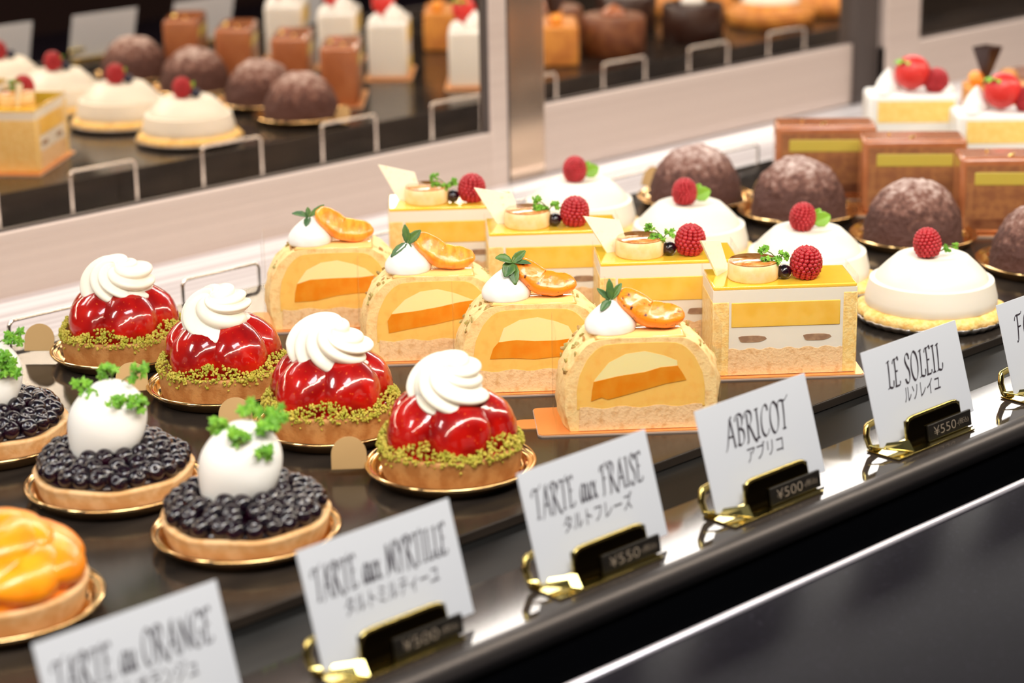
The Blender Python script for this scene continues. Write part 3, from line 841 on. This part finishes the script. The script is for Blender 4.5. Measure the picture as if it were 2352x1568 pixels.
    for d, L_, W_ in V:
        nn = Vector((0, -1, .55)) if abs(d[2]) > .5 else Vector((0, -.5, 1))
        leaf_blade(mb, top, d, nn, L_, W_, 0.12)
    lv = mb.build('mint_leaves', 'mint', t, smooth=True, solid=0.03)
    MB().tube([top - Vector((0, 0, .25)), top, top + Vector((.15, 0, .3))], 0.05, 8).build('stalk', 'stem', lv)
    film(t, -4.45, 4.3, -.10, T + .10, 0.03, 5.55)
    return t
AF = math.radians(-40)
ca, sa = math.cos(AF), math.sin(AF)
G3 = 'apricot cakes in clear collars'
ab = [(73.3, 76.6, 0, 'apricot cake nearest the front, scorched apricot slice on top, orange jelly slanting through it'),
      (73.8, 85.2, 1, 'second apricot cake from the front, two round mint leaves hanging over its cream'),
      (73.8, 93.6, 2, 'third apricot cake from the front, upright juicy apricot slice leaning on cream'),
      (73.9, 103.0, 3, 'apricot cake farthest back, pale apricot crescent curling over its right side')]
bd = board(9.9, 4.5)
repeat(bd, [(x, y, 0, AF, 'orange-gold cake board under the apricot cake ' + l) for (x, y, _, _2), l in zip(ab, ['nearest the front', 'second from the front', 'third from the front', 'farthest back'])], 'gold cake boards')
for i, (x, y, mi, lab) in enumerate(ab):
    t = apricot_cake(i + 1, seared=(i < 2), mint=mi)
    lx, ly = 5.5, 0.42
    place(t, x + lx * ca - ly * sa, y + lx * sa + ly * ca, 0.15, AF); t['label'] = lab; t['group'] = G3

# ------------------------------------------------------------------ layered banana cake (LE SOLEIL)
def soleil(seed, plaque_rot=0.0, extra=None):
    rnd = random.Random(seed)
    t = thing('banana_cake', None, 'cake')
    W, T, H = 8.2, 4.0, 5.25
    e = 0.02
    MB().box((0, 0, 1.0), (W, T, H - .22)).build('cream_layer', 'mousse_white', t, smooth=False)
    low = [(0.9 + i * (W - 1.8) / 30, 1.45 + 0.17 * abs(math.sin(i * 0.62 + seed))) for i in range(31)]
    MB().prism([(0.02, 0.02), (0.02, 1.2)] + low + [(W - .02, 1.2), (W - .02, 0.02)], -e, T + e).build('sponge_base', 'sponge_base', t, smooth=False)
    MB().box((-.03, -1.5 * e, 0.01), (.92, T + 1.5 * e, 4.35)).build('sponge_wall', 'sponge_yellow', t, bevel=.06, smooth=True, angle=30)
    MB().box((W - .78, -1.5 * e, 0.01), (W + .03, T + 1.5 * e, 4.75)).build('sponge_wall', 'sponge_yellow', t, bevel=.06, smooth=True, angle=30)
    MB().box((1.05, -2 * e, 2.85), (W - .95, T + 2 * e, 4.3)).build('mango_jelly', 'jelly_mango', t, bevel=.04, smooth=True, angle=30)
    mb = MB()
    for cx in (2.2, 5.9):
        pl_ = []
        for k in range(14):
            a = 2 * PI * k / 14
            pl_.append((cx + 0.78 * math.cos(a) * (1 + .15 * math.sin(3 * a + seed)), 2.15 + 0.24 * math.sin(a) * (1 + .2 * math.cos(2 * a))))
        mb.prism(pl_, -1.5 * e, T + 1.5 * e)
    mb.build('fig_filling', 'fig_brown', t, smooth=False)
    MB().box((0.02, 0.02, H - .22), (W - .02, T - .02, H)).build('glaze', 'glaze_yellow', t, bevel=.07, smooth=True, angle=30)
    # caramelised banana disc
    prof = [(0.01, 0), (1.38, 0), (1.44, .08), (1.46, .5), (1.44, .95), (1.38, 1.02), (.01, 1.0)]
    b_ = MB().lathe(prof, 48, (2.55, 1.75, H)).build('banana_slice', 'banana_side', t, angle=60)
    MB().lathe([(0.01, 1.0), (1.36, 1.0), (1.42, 1.03), (1.36, 1.1), (.01, 1.12)], 48, (2.55, 1.75, H)).build('caramel_top', 'caramel', b_)
    raspberry(t, (5.5, 1.35, H + .85), 0.92, 1.0, (0.1, .1, 0))
    MB().ell((4.25, 1.35, H + .42), (.42, .42, .42), None, 20, 12).build('blueberry', 'blueberry', t)
    sprig(t, (3.9, 1.3, H + 1.1), [(-.75, -.1, .1), (-.2, -.15, .0), (-.85, 0, .65), (.35, 0, .25)], 0.27, 'chervil', 40 + seed)
    # white chocolate plaque
    mb = MB()
    M = Matrix.Translation((0.55, 2.3, H - .05)) @ Matrix.Rotation(plaque_rot, 4, 'Z') @ Matrix.Rotation(-.18, 4, 'X')
    mb.M = M
    mb.prism([(.15, 0), (1.75, 0), (1.2, 1.9), (-1.25, 2.45)], 0, .12)
    mb.build('white_chocolate_plaque', 'white_choc', t, smooth=False, bevel=.02)
    film(t, -.12, W + .12, -.08, T + .08, 0.03, 5.62)
    if extra:
        extra(t, H)
    return t
so = [(87.1, 76.6, 1.0, 'layered banana and raspberry cake nearest the front, glaze flaring white on its right top'),
      (86.5, 84.9, 0.45, 'second layered banana cake from the front, dark glossy caramel on its banana disc'),
      (86.9, 95.0, 0.15, 'third layered banana cake from the front, broad white chocolate plaque at its left'),
      (86.9, 104.6, -0.1, 'layered banana cake farthest back, white chocolate plaque leaning out against the beige frame')]
bd = board(9.6, 4.9, tab=False)
repeat(bd, [(x - 0.9 * ca + .5 * sa, y - 0.9 * sa - .5 * ca, 0, AF, 'gold cake board under the banana cake ' + l) for (x, y, _, _2), l in zip(so, ['nearest the front', 'second from the front', 'third from the front', 'farthest back'])], 'gold cake boards')
for i, (x, y, pr_, lab) in enumerate(so):
    t = soleil(i + 1, pr_)
    place(t, x, y, 0.15, AF); t['label'] = lab; t['group'] = 'layered banana cakes'

# ------------------------------------------------------------------ white dome mousse
def white_dome(seed, leaf='lime'):
    rnd = random.Random(seed)
    t = thing('white_dome_cake', None, 'cake')
    def cf(r, z, a):
        return (r + (0.12 * math.cos(16 * a) + 0.08 * math.sin(9 * a + seed)) * (r / 4.4) ** 4, z)
    MB().lathe([(.01, 0), (3.9, 0), (4.25, .08), (4.5, .3), (4.52, .55), (4.3, .78), (4.0, .86), (.01, .9)], 128, fn=cf).build('biscuit_base', 'crumb_gold', t)
    prof = [(.01, .85), (4.0, .85), (4.06, .95), (4.03, 1.4), (3.88, 2.0), (3.83, 2.25), (3.80, 2.40), (3.74, 2.44), (3.46, 2.44), (3.44, 2.52), (3.30, 2.78), (2.85, 3.25), (2.25, 3.80), (2.05, 3.88), (1.8, 3.90), (1.2, 3.80), (.01, 3.74)]
    MB().lathe(prof, 72).build('mousse_dome', 'mousse_white', t, angle=38)
    raspberry(t, (-.4, -.2, 4.62), 0.86, 0.98, (0.08, rnd.uniform(-.15, .15), rnd.uniform(0, 6)))
    mb = MB()
    if leaf == 'lime':
        leaf_blade(mb, (.35, .05, 4.2), (.9, -.1, .35), (0, -1, .3), 1.2, 1.0, .05)
        leaf_blade(mb, (.35, .2, 4.2), (.5, .1, .8), (0, -1, .1), 1.0, .7, .05)
        mb.build('leaf', 'leaf_lime', t, solid=.03)
    else:
        sprig(t, (.5, .0, 4.1), [(.35, -.2, .2), (.9, -.1, .35)], 0.22, 'chervil', 71)
    MB().ell((-.1, .95, 4.25), (.46, .46, .42), None, 18, 10).build('blueberry', 'blueberry_blue', t)
    return t
wd = [(105.6, 75.0, 'white dome cake with raspberry, nearest the front, right beside the LE SOLEIL card'),
      (105.7, 84.9, 'second white dome cake from the front, a round lime green leaf beside its raspberry'),
      (105.8, 95.3, 'third white dome cake from the front, behind the caramel-topped banana cake'),
      (105.8, 105.9, 'white dome cake farthest back, beside the foot of the upright post')]
for i, (x, y, lab) in enumerate(wd):
    t = white_dome(i + 1, 'sprig' if i == 0 else 'lime')
    place(t, x, y, 0.13, CF + .1 * i); t['label'] = lab; t['group'] = 'white dome cakes'
def foil_dish():
    def cf(r, z, a):
        return (r + (.07 * math.cos(40 * a) if r > 4 else 0), z)
    o = MB().lathe([(.01, 0), (4.0, 0), (4.4, .08), (4.62, .32), (4.68, .45), (4.6, .46), (4.35, .16), (3.95, .1), (.01, .1)], 160, fn=cf).build('foil_dish', 'foil_silver')
    return tag(o, None, 'foil dish')
repeat(foil_dish(), [(x, y, 0, 0, 'grey ruffled foil dish under the white dome cake ' + l) for (x, y, _), l in zip(wd, ['nearest the front', 'second from the front', 'third from the front', 'farthest back'])], 'foil dishes')

# ------------------------------------------------------------------ cocoa domes
def cocoa_dome(seed):
    t = thing('cocoa_dome_cake', None, 'cake')
    def f(u, v):
        a = 2 * PI * u; b = PI / 2 * v
        r = 3.50 * math.cos(b) ** 0.88; z = 4.35 * math.sin(b) ** 0.95
        if v > .995: r = .01
        p = Vector((r * math.cos(a), r * math.sin(a), z))
        k = 0.16 * nz(p, .8, seed) + 0.10 * nz(p, 2.2, seed) + 0.05 * nz(p, 5, seed)
        q = p.normalized() if p.length > .01 else Vector((0, 0, 1))
        p2 = p + q * k * min(1, v * 6)
        return p2
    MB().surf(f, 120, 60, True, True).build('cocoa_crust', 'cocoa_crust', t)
    return t
cd = [(119.9, 76.3, 'cocoa dome cake cut off by the right edge, dark and barely dusted'),
      (119.9, 86.9, 'big cocoa dome cake on a gold plate behind the front white dome cake'),
      (120.1, 97.4, 'cocoa dome cake with sugar-dusted crown, second from the back'),
      (118.3, 105.9, 'cocoa dome cake farthest back, most heavily dusted with white sugar')]
for i, (x, y, lab) in enumerate(cd):
    t = cocoa_dome(3.7 * (i + 1)); place(t, x, y, 0.125, i * 1.3); t['label'] = lab; t['group'] = 'cocoa dome cakes'
repeat(plate(4.45, 'plate_gold', tab=0.9), [(x, y, 0, .2 * k, 'gold plate under the cocoa dome cake ' + l) for k, ((x, y, _), l) in enumerate(zip(cd, ['at the right edge', 'behind the front white dome cake', 'second from the back', 'farthest back']))], 'gold plates')

# ------------------------------------------------------------------ chocolate block cakes
BF = math.radians(-47)
cb_, sb_ = math.cos(BF), math.sin(BF)
def choc_block(seed):
    t = thing('chocolate_block_cake', None, 'cake')
    W, T, H = 7.6, 3.5, 5.5
    MB().box((0, 0, 0), (W, T, H)).build('chocolate_glaze', 'choc_glaze', t, bevel=.3, smooth=True, angle=40)
    e = .03
    MB().box((.45, -e, .35), (W - .45, T + e, H - .55)).build('chocolate_mousse', 'choc_mousse', t, smooth=False)
    MB().box((1.0, -2 * e, 3.5), (W - 1.0, T + 2 * e, 4.5)).build('pistachio_cream', 'green_cream', t, bevel=.1, smooth=True, angle=30)
    MB().box((.8, -2 * e, .4), (W - .8, T + 2 * e, 1.1)).build('sponge_base', 'choc_mid', t, smooth=False)
    MB().ico((3.6, .8, H + .04), .3, 1, .3, (1, 1, .3)).ico((2.1, 2.1, H + .03), .2, 1, .3, (1, 1, .3)).build('gold_leaf', 'gold_leaf', t, smooth=False)
    film(t, .9, W + .1, -.12, T + .12, 0.03, H - .1)
    return t
cbl = [(123.4, 102.4, 'shiny chocolate block cake with a pale green layer, farthest back and leftmost of the blocks'),
       (123.7, 94.4, 'middle chocolate block cake with a green cream layer, between two cocoa domes'),
       (123.4, 85.6, 'chocolate block cake at the right edge behind the big cocoa dome'),
       (123.4, 76.6, 'chocolate block cake nearest the front, outside the right edge of the picture')]
repeat(choc_block(1), [(x, y, .15, BF, l) for x, y, l in cbl], 'chocolate block cakes')
bd = board(9.0, 4.4, tab=False)
repeat(bd, [(x - .7 * cb_ + .45 * sb_, y - .7 * sb_ - .45 * cb_, 0, BF, 'gold cake board under the chocolate block ' + l) for (x, y, _), l in zip(cbl, ['farthest back', 'in the middle', 'at the right edge', 'outside the right edge'])], 'gold cake boards')

# ------------------------------------------------------------------ strawberry shortcakes
def shortcake(seed):
    rnd = random.Random(seed)
    t = thing('strawberry_shortcake', None, 'cake')
    W, T, H = 7.2, 4.0, 5.6
    MB().box((0, 0, 0), (W, T, H)).build('whipped_cream', 'white_cream', t, bevel=.35, smooth=True, angle=40)
    e = .03
    for z0, z1 in ((.3, 1.7), (3.3, 5.1)):
        MB().box((.75, -e, z0), (W - .25, T + e, z1)).build('sponge_layer', 'sponge_lemon', t, bevel=.08, smooth=True, angle=30)
    for c, r, h in (((1.2, .9, H - .1), .85, 1.0), ((1.9, 2.6, H - .1), 1.0, 1.9), ((3.3, 3.0, H - .1), .9, 1.3), ((6.3, 1.6, H - .1), .85, 1.1)):
        dollop(t, c, r, h)
    mb = MB()
    mb.ell((3.7, 1.5, H + 1.5), (1.45, 1.2, 1.55), Euler((0.2, -.35, 0)), 28, 18, lambda d: 1 - .15 * max(0, -d.z))
    s_ = mb.build('strawberry', 'berry_fresh', t)
    mb = MB()
    for k in range(6):
        a = 2 * PI * k / 6; leaf_blade(mb, (3.0, 1.2, H + 2.6), (math.cos(a) - .35, math.sin(a), .05), (0, 0, 1), .95, .5, .3)
    mb.build('calyx', 'leaf_lime', s_, solid=.03)
    raspberry(t, (5.6, 1.4, H + .85), 1.0, 1.05)
    film(t, -.05, W + .08, -.1, T + .1, .03, H - .3)
    return t
sc = [(137.6, 104.6, 'tall strawberry shortcake at upper right with green calyx and raspberry on top'),
      (135.6, 94.6, 'strawberry shortcake cut off by the right edge, lime green calyx toward the left'),
      (136.5, 85.4, 'strawberry shortcake outside the right edge, second from the front'),
      (136.5, 76.4, 'strawberry shortcake outside the right edge, nearest the front')]
repeat(shortcake(3), [(x, y, .15, AF - .1, l) for x, y, l in sc], 'strawberry shortcakes')
bd = board(8.6, 4.8, tab=False)
c2, s2 = math.cos(AF - .1), math.sin(AF - .1)
repeat(bd, [(x - .7 * c2 + .4 * s2, y - .7 * s2 - .4 * c2, 0, AF - .1, 'gold cake board under the strawberry shortcake ' + l) for (x, y, _), l in zip(sc, ['at upper right', 'cut off by the right edge', 'second from the front', 'nearest the front'])], 'gold cake boards')

# ------------------------------------------------------------------ caramel cakes with dark chocolate cones and the far right rows (seen mostly in the mirrors)
def caramel_cake():
    t = thing('caramel_cake', None, 'cake')
    W, T, H = 7.4, 3.8, 4.2
    MB().box((0, 0, 0), (W, T, H)).build('caramel_cream', 'pie_orange', t, bevel=.3, smooth=True, angle=40)
    MB().box((.4, -.03, 1.2), (W - .4, T + .03, 2.6)).build('custard_layer', 'custard', t, smooth=False)
    MB().lathe([(.1, 0), (.5, 1.2), (1.3, 3.4), (1.25, 3.4), (.4, 1.1), (.05, .2)], 4, (1.7, 1.3, H - .05)).build('chocolate_cone', 'choc_dark', t, smooth=False)
    MB().ell((.9, 1.5, H + .55), (.7, .7, .7), None, 20, 12).build('apricot_ball', 'apricot', t)
    MB().ell((3.6, 1.5, H + .65), (.9, .8, .8), None, 20, 12).build('caramel_nut', 'pie_orange', t)
    return t
cc = [(152.5, 105.4, 'caramel cake with a dark chocolate cone, only its top showing between the shortcakes'), (151, 95, 'caramel cake outside the right edge, third from the front'),
      (151, 85.5, 'caramel cake outside the right edge, second from the front')]
repeat(caramel_cake(), [(x, y, .0, BF, l) for x, y, l in cc], 'caramel cakes')
def round_cake(m, m2, r=3.4, h=4.2, name='round_chocolate_cake'):
    t = thing(name, None, 'cake')
    MB().lathe([(.01, 0), (r - .1, 0), (r, .1), (r, h - .3), (r - .25, h), (.01, h)], 64).build('cake_body', m, t, angle=50)
    dollop(t, (0, 0, h - .05), 1.3, 1.2, m2)
    return t
repeat(round_cake('choc_mid', 'choc_glaze'), [(163.5, 105, 0, 0, 'brown round chocolate cake seen only in the middle mirror, nearer the mirror'), (163.5, 95.5, 0, 0, 'brown round chocolate cake seen only in the middle mirror, farther from the mirror')], 'round chocolate cakes')
repeat(round_cake('choc_dark', 'white_cream', name='round_dark_cake'), [(175.5, 105.5, 0, 0, 'almost black round cake with white cream, nearer the middle mirror door'), (175.5, 95.5, 0, 0, 'almost black round cake with white cream, farther from the middle mirror door')], 'round dark cakes')
def apple_pie():
    t = thing('golden_fruit_tart', None, 'tart')
    MB().lathe([(.01, 0), (4.6, 0), (4.9, .3), (5.1, 1.6), (4.9, 1.8), (.01, 1.7)], 64).build('crust', 'pie_orange', t)
    MB().ell((0, 0, 1.7), (4.7, 4.7, 1.4), None, 40, 12).build('fruit_filling', 'pie_orange', t)
    MB().ell((0, 0, 2.7), (3.4, 3.4, 1.0), None, 40, 12).build('cream_cap', 'cream', t)
    return t
repeat(apple_pie(), [(190, 104.5, 0, 0, 'golden fruit tart with cream cap in the middle mirror near its right end'), (202, 104.5, 0, 0, 'golden fruit tart with cream cap seen in the right mirror door'),
                     (190, 92.5, 0, 0, 'golden fruit tart with cream cap in the middle mirror, farther from the mirror')], 'golden fruit tarts')

# ------------------------------------------------------------------ lettering: a broad-nib pen for the swash capitals
def arcp(cx, cy, rx, ry, a0, a1, n=12):
    return [(cx + rx * math.cos(math.radians(a0 + (a1 - a0) * k / n)), cy + ry * math.sin(math.radians(a0 + (a1 - a0) * k / n))) for k in range(n + 1)]
GL = {
 'A': (.78, [[(-.12, -.08), (-.02, -.02), (.12, .2), (.34, .72), (.46, .98), (.60, 1.0)], [(.44, .96), (.56, .45), (.64, .0), (.72, .02)], [(.16, .36), (.58, .36)]]),
 'B': (.66, [[(.20, .95), (.18, .5), (.12, 0)], [(-.04, .82), (.06, .98), (.34, 1.02), (.52, .92), (.50, .68), (.36, .55), (.2, .52)], [(.28, .53), (.52, .44), (.56, .22), (.44, .04), (.22, -.02), (.02, .04)]]),
 'R': (.74, [[(.20, .95), (.18, .5), (.12, 0), (.02, -.02)], [(-.04, .82), (.06, .98), (.34, 1.02), (.54, .9), (.50, .66), (.34, .54), (.2, .52)], [(.30, .52), (.46, .28), (.62, .02), (.80, -.10)]]),
 'I': (.36, [[(.04, .97), (.32, .99)], [(.2, .98), (.18, .5), (.12, .02)], [(-.04, .0), (.26, .01)]]),
 'C': (.66, [[(.62, .80), (.60, .95), (.46, 1.02), (.26, .92), (.1, .66), (.04, .36), (.1, .1), (.28, -.02), (.48, .04), (.62, .18)]]),
 'O': (.76, [[(.42, 1.02), (.22, .92), (.08, .64), (.05, .34), (.16, .06), (.34, -.03), (.54, .08), (.68, .36), (.70, .68), (.60, .92), (.42, 1.02), (.3, .98)]]),
 'T': (.66, [[(-.10, .76), (-.04, .93), (.14, .99), (.5, .95), (.80, 1.10)], [(.36, .97), (.34, .5), (.26, .02)], [(.12, .0), (.4, .01)]]),
 'L': (.58, [[(.06, .93), (.18, .97), (.36, .99)], [(.24, .98), (.20, .5), (.12, .04)], [(-.06, -.01), (.14, .03), (.34, .0), (.50, .03), (.58, .24)]]),
 'E': (.60, [[(.20, .96), (.18, .5), (.10, .02)], [(-.02, .84), (.08, .97), (.3, .98), (.50, 1.02), (.54, .9)], [(.18, .53), (.42, .54)], [(.0, .0), (.3, .0), (.48, .02), (.54, .14)]]),
 'S': (.56, [[(.52, .80), (.50, .96), (.36, 1.02), (.2, .94), (.16, .76), (.28, .56), (.42, .40), (.42, .16), (.28, -.02), (.08, .0), (.0, .14)]]),
 'F': (.60, [[(.22, .96), (.20, .5), (.12, .02), (.0, -.02)], [(-.04, .80), (.06, .96), (.3, .98), (.54, 1.0), (.62, 1.08)], [(.2, .52), (.46, .54)]]),
 'M': (.98, [[(-.06, .0), (.08, .04), (.16, .4), (.24, .96)], [(.24, .96), (.36, .5), (.44, .08)], [(.44, .08), (.62, .6), (.78, 1.0)], [(.76, .96), (.80, .4), (.86, .02), (.96, .04)]]),
 'Y': (.66, [[(-.02, .86), (.08, 1.0), (.2, .82), (.32, .52)], [(.70, 1.02), (.5, .8), (.34, .52), (.26, .1), (.16, -.08)]]),
 'N': (.84, [[(-.06, -.04), (.06, .04), (.14, .4), (.22, .96)], [(.2, .96), (.42, .48), (.62, .02)], [(.62, .02), (.68, .5), (.76, .9), (.9, 1.04)]]),
 'G': (.72, [[(.62, .80), (.60, .95), (.46, 1.02), (.26, .92), (.1, .66), (.04, .36), (.1, .1), (.28, -.02), (.48, .04), (.58, .2), (.58, .44)], [(.42, .44), (.68, .46)]]),
 'a': (.48, [[(.42, .54), (.26, .60), (.1, .44), (.04, .18), (.12, .0), (.26, .1), (.38, .44)], [(.42, .58), (.36, .2), (.40, .0), (.5, .1)]]),
 'u': (.52, [[(.0, .5), (.1, .58), (.08, .2), (.14, .0), (.28, .1), (.4, .5)], [(.42, .58), (.38, .2), (.42, .0), (.52, .1)]]),
 'x': (.50, [[(.0, .5), (.1, .58), (.22, .3), (.34, .0), (.46, .08)], [(.46, .56), (.34, .5), (.14, .08), (.0, .0)]]),
 ' ': (.34, []),
}
def pen_text(mb, txt, cx, cz, width, height, pen=.085, slant=.16):
    adv = sum(GL[c][0] + .06 for c in txt)
    kx = width / (adv + slant); ky = height
    x = -adv / 2
    nib = Vector((math.cos(math.radians(38)), math.sin(math.radians(38)))) * pen * .5
    thin = .022
    for ch in txt:
        w, st = GL[ch]
        for s_ in st:
            P = [Vector((a, b)) for a, b in s_]
            # smooth the stroke
            Q = []
            m = len(P)
            for i in range(m - 1):
                p0 = P[max(i - 1, 0)]; p1 = P[i]; p2 = P[i + 1]; p3 = P[min(i + 2, m - 1)]
                for k in range(6):
                    t = k / 6
                    Q.append(.5 * ((2 * p1) + (-p0 + p2) * t + (2 * p0 - 5 * p1 + 4 * p2 - p3) * t * t + (-p0 + 3 * p1 - 3 * p2 + p3) * t ** 3))
            Q.append(P[-1])
            pts = [Vector(((x + q.x + slant * q.y) * kx + cx, (q.y - .5) * ky + cz)) for q in Q]
            n = len(pts); vs = []
            for i, p in enumerate(pts):
                tn = (pts[min(i + 1, n - 1)] - pts[max(i - 1, 0)]); tn = tn.normalized() if tn.length > 0 else Vector((1, 0))
                pr = Vector((-tn.y, tn.x))
                hw = max(abs(pr.dot(nib)), thin)
                vs += [(p.x + pr.x * hw, -.012, p.y + pr.y * hw), (p.x - pr.x * hw, -.012, p.y - pr.y * hw)]
            mb.add(vs, [(2 * i, 2 * i + 1, 2 * i + 3, 2 * i + 2) for i in range(n - 1)])
        x += w + .06
def typed(body, cx, cz, width, height, slant=.2, fat=0.0):
    cu = bpy.data.curves.new('typed', 'FONT'); cu.body = body; cu.align_x = 'CENTER'; cu.size = 1; cu.shear = slant; cu.resolution_u = 3; cu.offset = fat
    o = bpy.data.objects.new('typed', cu); COL.objects.link(o)
    bpy.context.view_layer.update()
    me = bpy.data.meshes.new_from_object(o.evaluated_get(bpy.context.evaluated_depsgraph_get()))
    vs = [v.co.copy() for v in me.vertices]; fs = [tuple(p.vertices) for p in me.polygons]
    bpy.data.objects.remove(o); bpy.data.curves.remove(cu); bpy.data.meshes.remove(me)
    if not vs: return MB()
    x0 = min(v.x for v in vs); x1 = max(v.x for v in vs); y0 = min(v.y for v in vs); y1 = max(v.y for v in vs)
    kx = width / (x1 - x0); ky = height / (y1 - y0)
    mb = MB(); mb.add([((v.x - (x0 + x1) / 2) * kx + cx, -.012, (v.y - (y0 + y1) / 2) * ky + cz) for v in vs], fs)
    return mb

CW, CH = 8.1, 5.0
LEAN = math.atan2(1.45, 4.75)
def name_card(xl, latin, lw, kana, kw, lab, kh=.78, pen=.12, lh=1.35):
    t = thing('name_card', lab, 'name card', 'white name cards in gold holders')
    place(t, xl, 61.98, 0.42); t.rotation_euler = (-LEAN, 0, 0)
    MB().box((0, 0, 0), (CW, .06, CH)).build('card', 'card_white', t, smooth=False)
    mb = MB(); pen_text(mb, latin, CW / 2 - .1 if kana else 2.0, 3.45, lw, lh, pen)
    mb.build('pen_lettering', 'ink', t, smooth=False, fix=False)
    if kana: typed(kana, CW / 2 + .15, 2.15, kw, kh, .22).build('kana_lettering', 'ink', t, smooth=False, fix=False)
def build_holder(xl, price, lab):
    t = thing('card_holder', lab, 'card holder', 'gold card holders')
    place(t, xl, 61.98, 0.0)
    def sweep(prof, x0, x1, rnd_=0.0):
        mb = MB(); n = len(prof)
        mb.add([(x, y, z) for x in (x0, x1) for y, z in prof], [(i, (i + 1) % n, (i + 1) % n + n, i + n) for i in range(n)] + [tuple(range(n)), tuple(reversed(range(n, 2 * n)))])
        return mb
    # foot under the card
    sweep([(.9, .02), (-1.15, .02), (-1.15, .12), (.9, .12)], .0, 6.6).build('foot', 'holder_gold', t, smooth=False, bevel=.03)
    # front leaf leaning with the card, bright rolled top edge
    sweep([(-.42, .1), (-.62, .12), (-.36, 1.55), (-.18, 1.55)], 1.55, 6.2).build('front_leaf', 'holder_dark_reflection', t, smooth=True, angle=30, bevel=.03)
    pts = [(1.62, -.5, .15), (1.62, -.36, .95), (1.66, -.30, 1.35), (1.85, -.27, 1.58), (2.2, -.27, 1.64), (5.55, -.27, 1.64), (5.95, -.27, 1.58), (6.14, -.3, 1.35), (6.18, -.36, .95), (6.18, -.45, .5)]
    P = resample(pts, 60)
    MB().tube(P, .105, 12).build('rolled_edge', 'holder_gold', t)
    # bent wing at left
    MB().add([(-.35, .55, .55), (.05, -.2, .45), (1.5, -1.05, .10), (1.62, -.55, .62), (-.35, .55, .47), (.05, -.2, .37), (1.5, -1.05, .02), (1.62, -.55, .54)],
             [(0, 1, 2, 3), (7, 6, 5, 4), (0, 4, 5, 1), (1, 5, 6, 2), (2, 6, 7, 3), (3, 7, 4, 0)]).build('wing', 'holder_gold', t, smooth=False, bevel=.04)
    # back hook behind the card
    pts = [(.6, .55, .1), (-.1, .62, .35), (-.28, .75, 1.0), (-.1, .85, 1.45), (.5, .9, 1.5), (1.5, .9, 1.45)]
    MB().tube(resample(pts, 30), .17, 12).build('back_hook', 'holder_gold', t)
    # small black price block on the right
    b_ = MB().box((0, 0, 0), (3.7, .16, .86)).build('price_block', 'price_black', t, bevel=.04, smooth=True, angle=30)
    b_.location = (3.15 * S, -.78 * S, .16 * S); b_.rotation_euler = (-.18, 0, 0)
    if not price: return t
    mb = typed('¥' + price, 1.35, .45, 1.9, .48, .0, -.018)
    mb2 = typed('-(税込)', 2.9, .42, 1.0, .36, .0, -.012)
    mb.add(mb2.v, mb2.f)
    mb.build('price_lettering', 'price_ink', b_, smooth=False, fix=False)
    return t
cards = [(35.3, 'TARTE au ORANGE', 7.1, 'タルトオランジュ', 4.4, '550', 'ORANGE', 'large blurred white name card in the lower left corner reading TARTE au ORANGE'),
         (47.3, 'TARTE aux MYRTILLE', 7.2, 'タルトミルティーユ', 5.0, '500', 'MYRTILLE', 'white name card reading TARTE aux MYRTILLE in front of the blueberry tarts'),
         (59.4, 'TARTE aux FRAISE', 7.0, 'タルトフレーズ', 4.4, '550', 'FRAISE', 'white name card reading TARTE aux FRAISE in front of the strawberry tarts'),
         (70.9, 'ABRICOT', 4.8, 'アブリコ', 2.7, '500', 'ABRICOT', 'white name card reading ABRICOT in front of the apricot cakes'),
         (83.5, 'LE SOLEIL', 4.9, 'ルソレイユ', 3.1, '550', 'LE SOLEIL', 'white name card reading LE SOLEIL in front of the banana cakes'),
         (95.4, 'FO', 1.75, '', 0, '', 'F', 'white name card cut off by the right edge of the picture')]
for xl, la, lw, ka, kw, pr_, key, lab in cards:
    name_card(xl, la, lw, ka, kw, lab, pen=.15 if len(la) < 10 else .12, lh=1.4 if len(la) < 10 else 1.3)
    build_holder(xl, pr_, 'gold holder with black price block gripping the ' + ('rightmost card, cut off by the right edge' if key == 'F' else key + ' card'))
# cards standing farther right, out of the picture but seen from behind in the mirror
def blank_card(xl, lab):
    t = thing('name_card', lab, 'name card', 'white name cards in gold holders')
    place(t, xl, 61.98, 0.42); t.rotation_euler = (-LEAN, 0, 0)
    MB().box((0, 0, 0), (CW, .06, CH)).build('card', 'card_white', t, smooth=False)
for i, xl in enumerate((108, 121, 134, 147)):
    blank_card(xl, 'white name card outside the right edge, number %s, its back seen mirrored' % ['one', 'two', 'three', 'four'][i])
    build_holder(xl, '', 'gold holder of the out of picture card, number %s from the right edge' % ['one', 'two', 'three', 'four'][i])
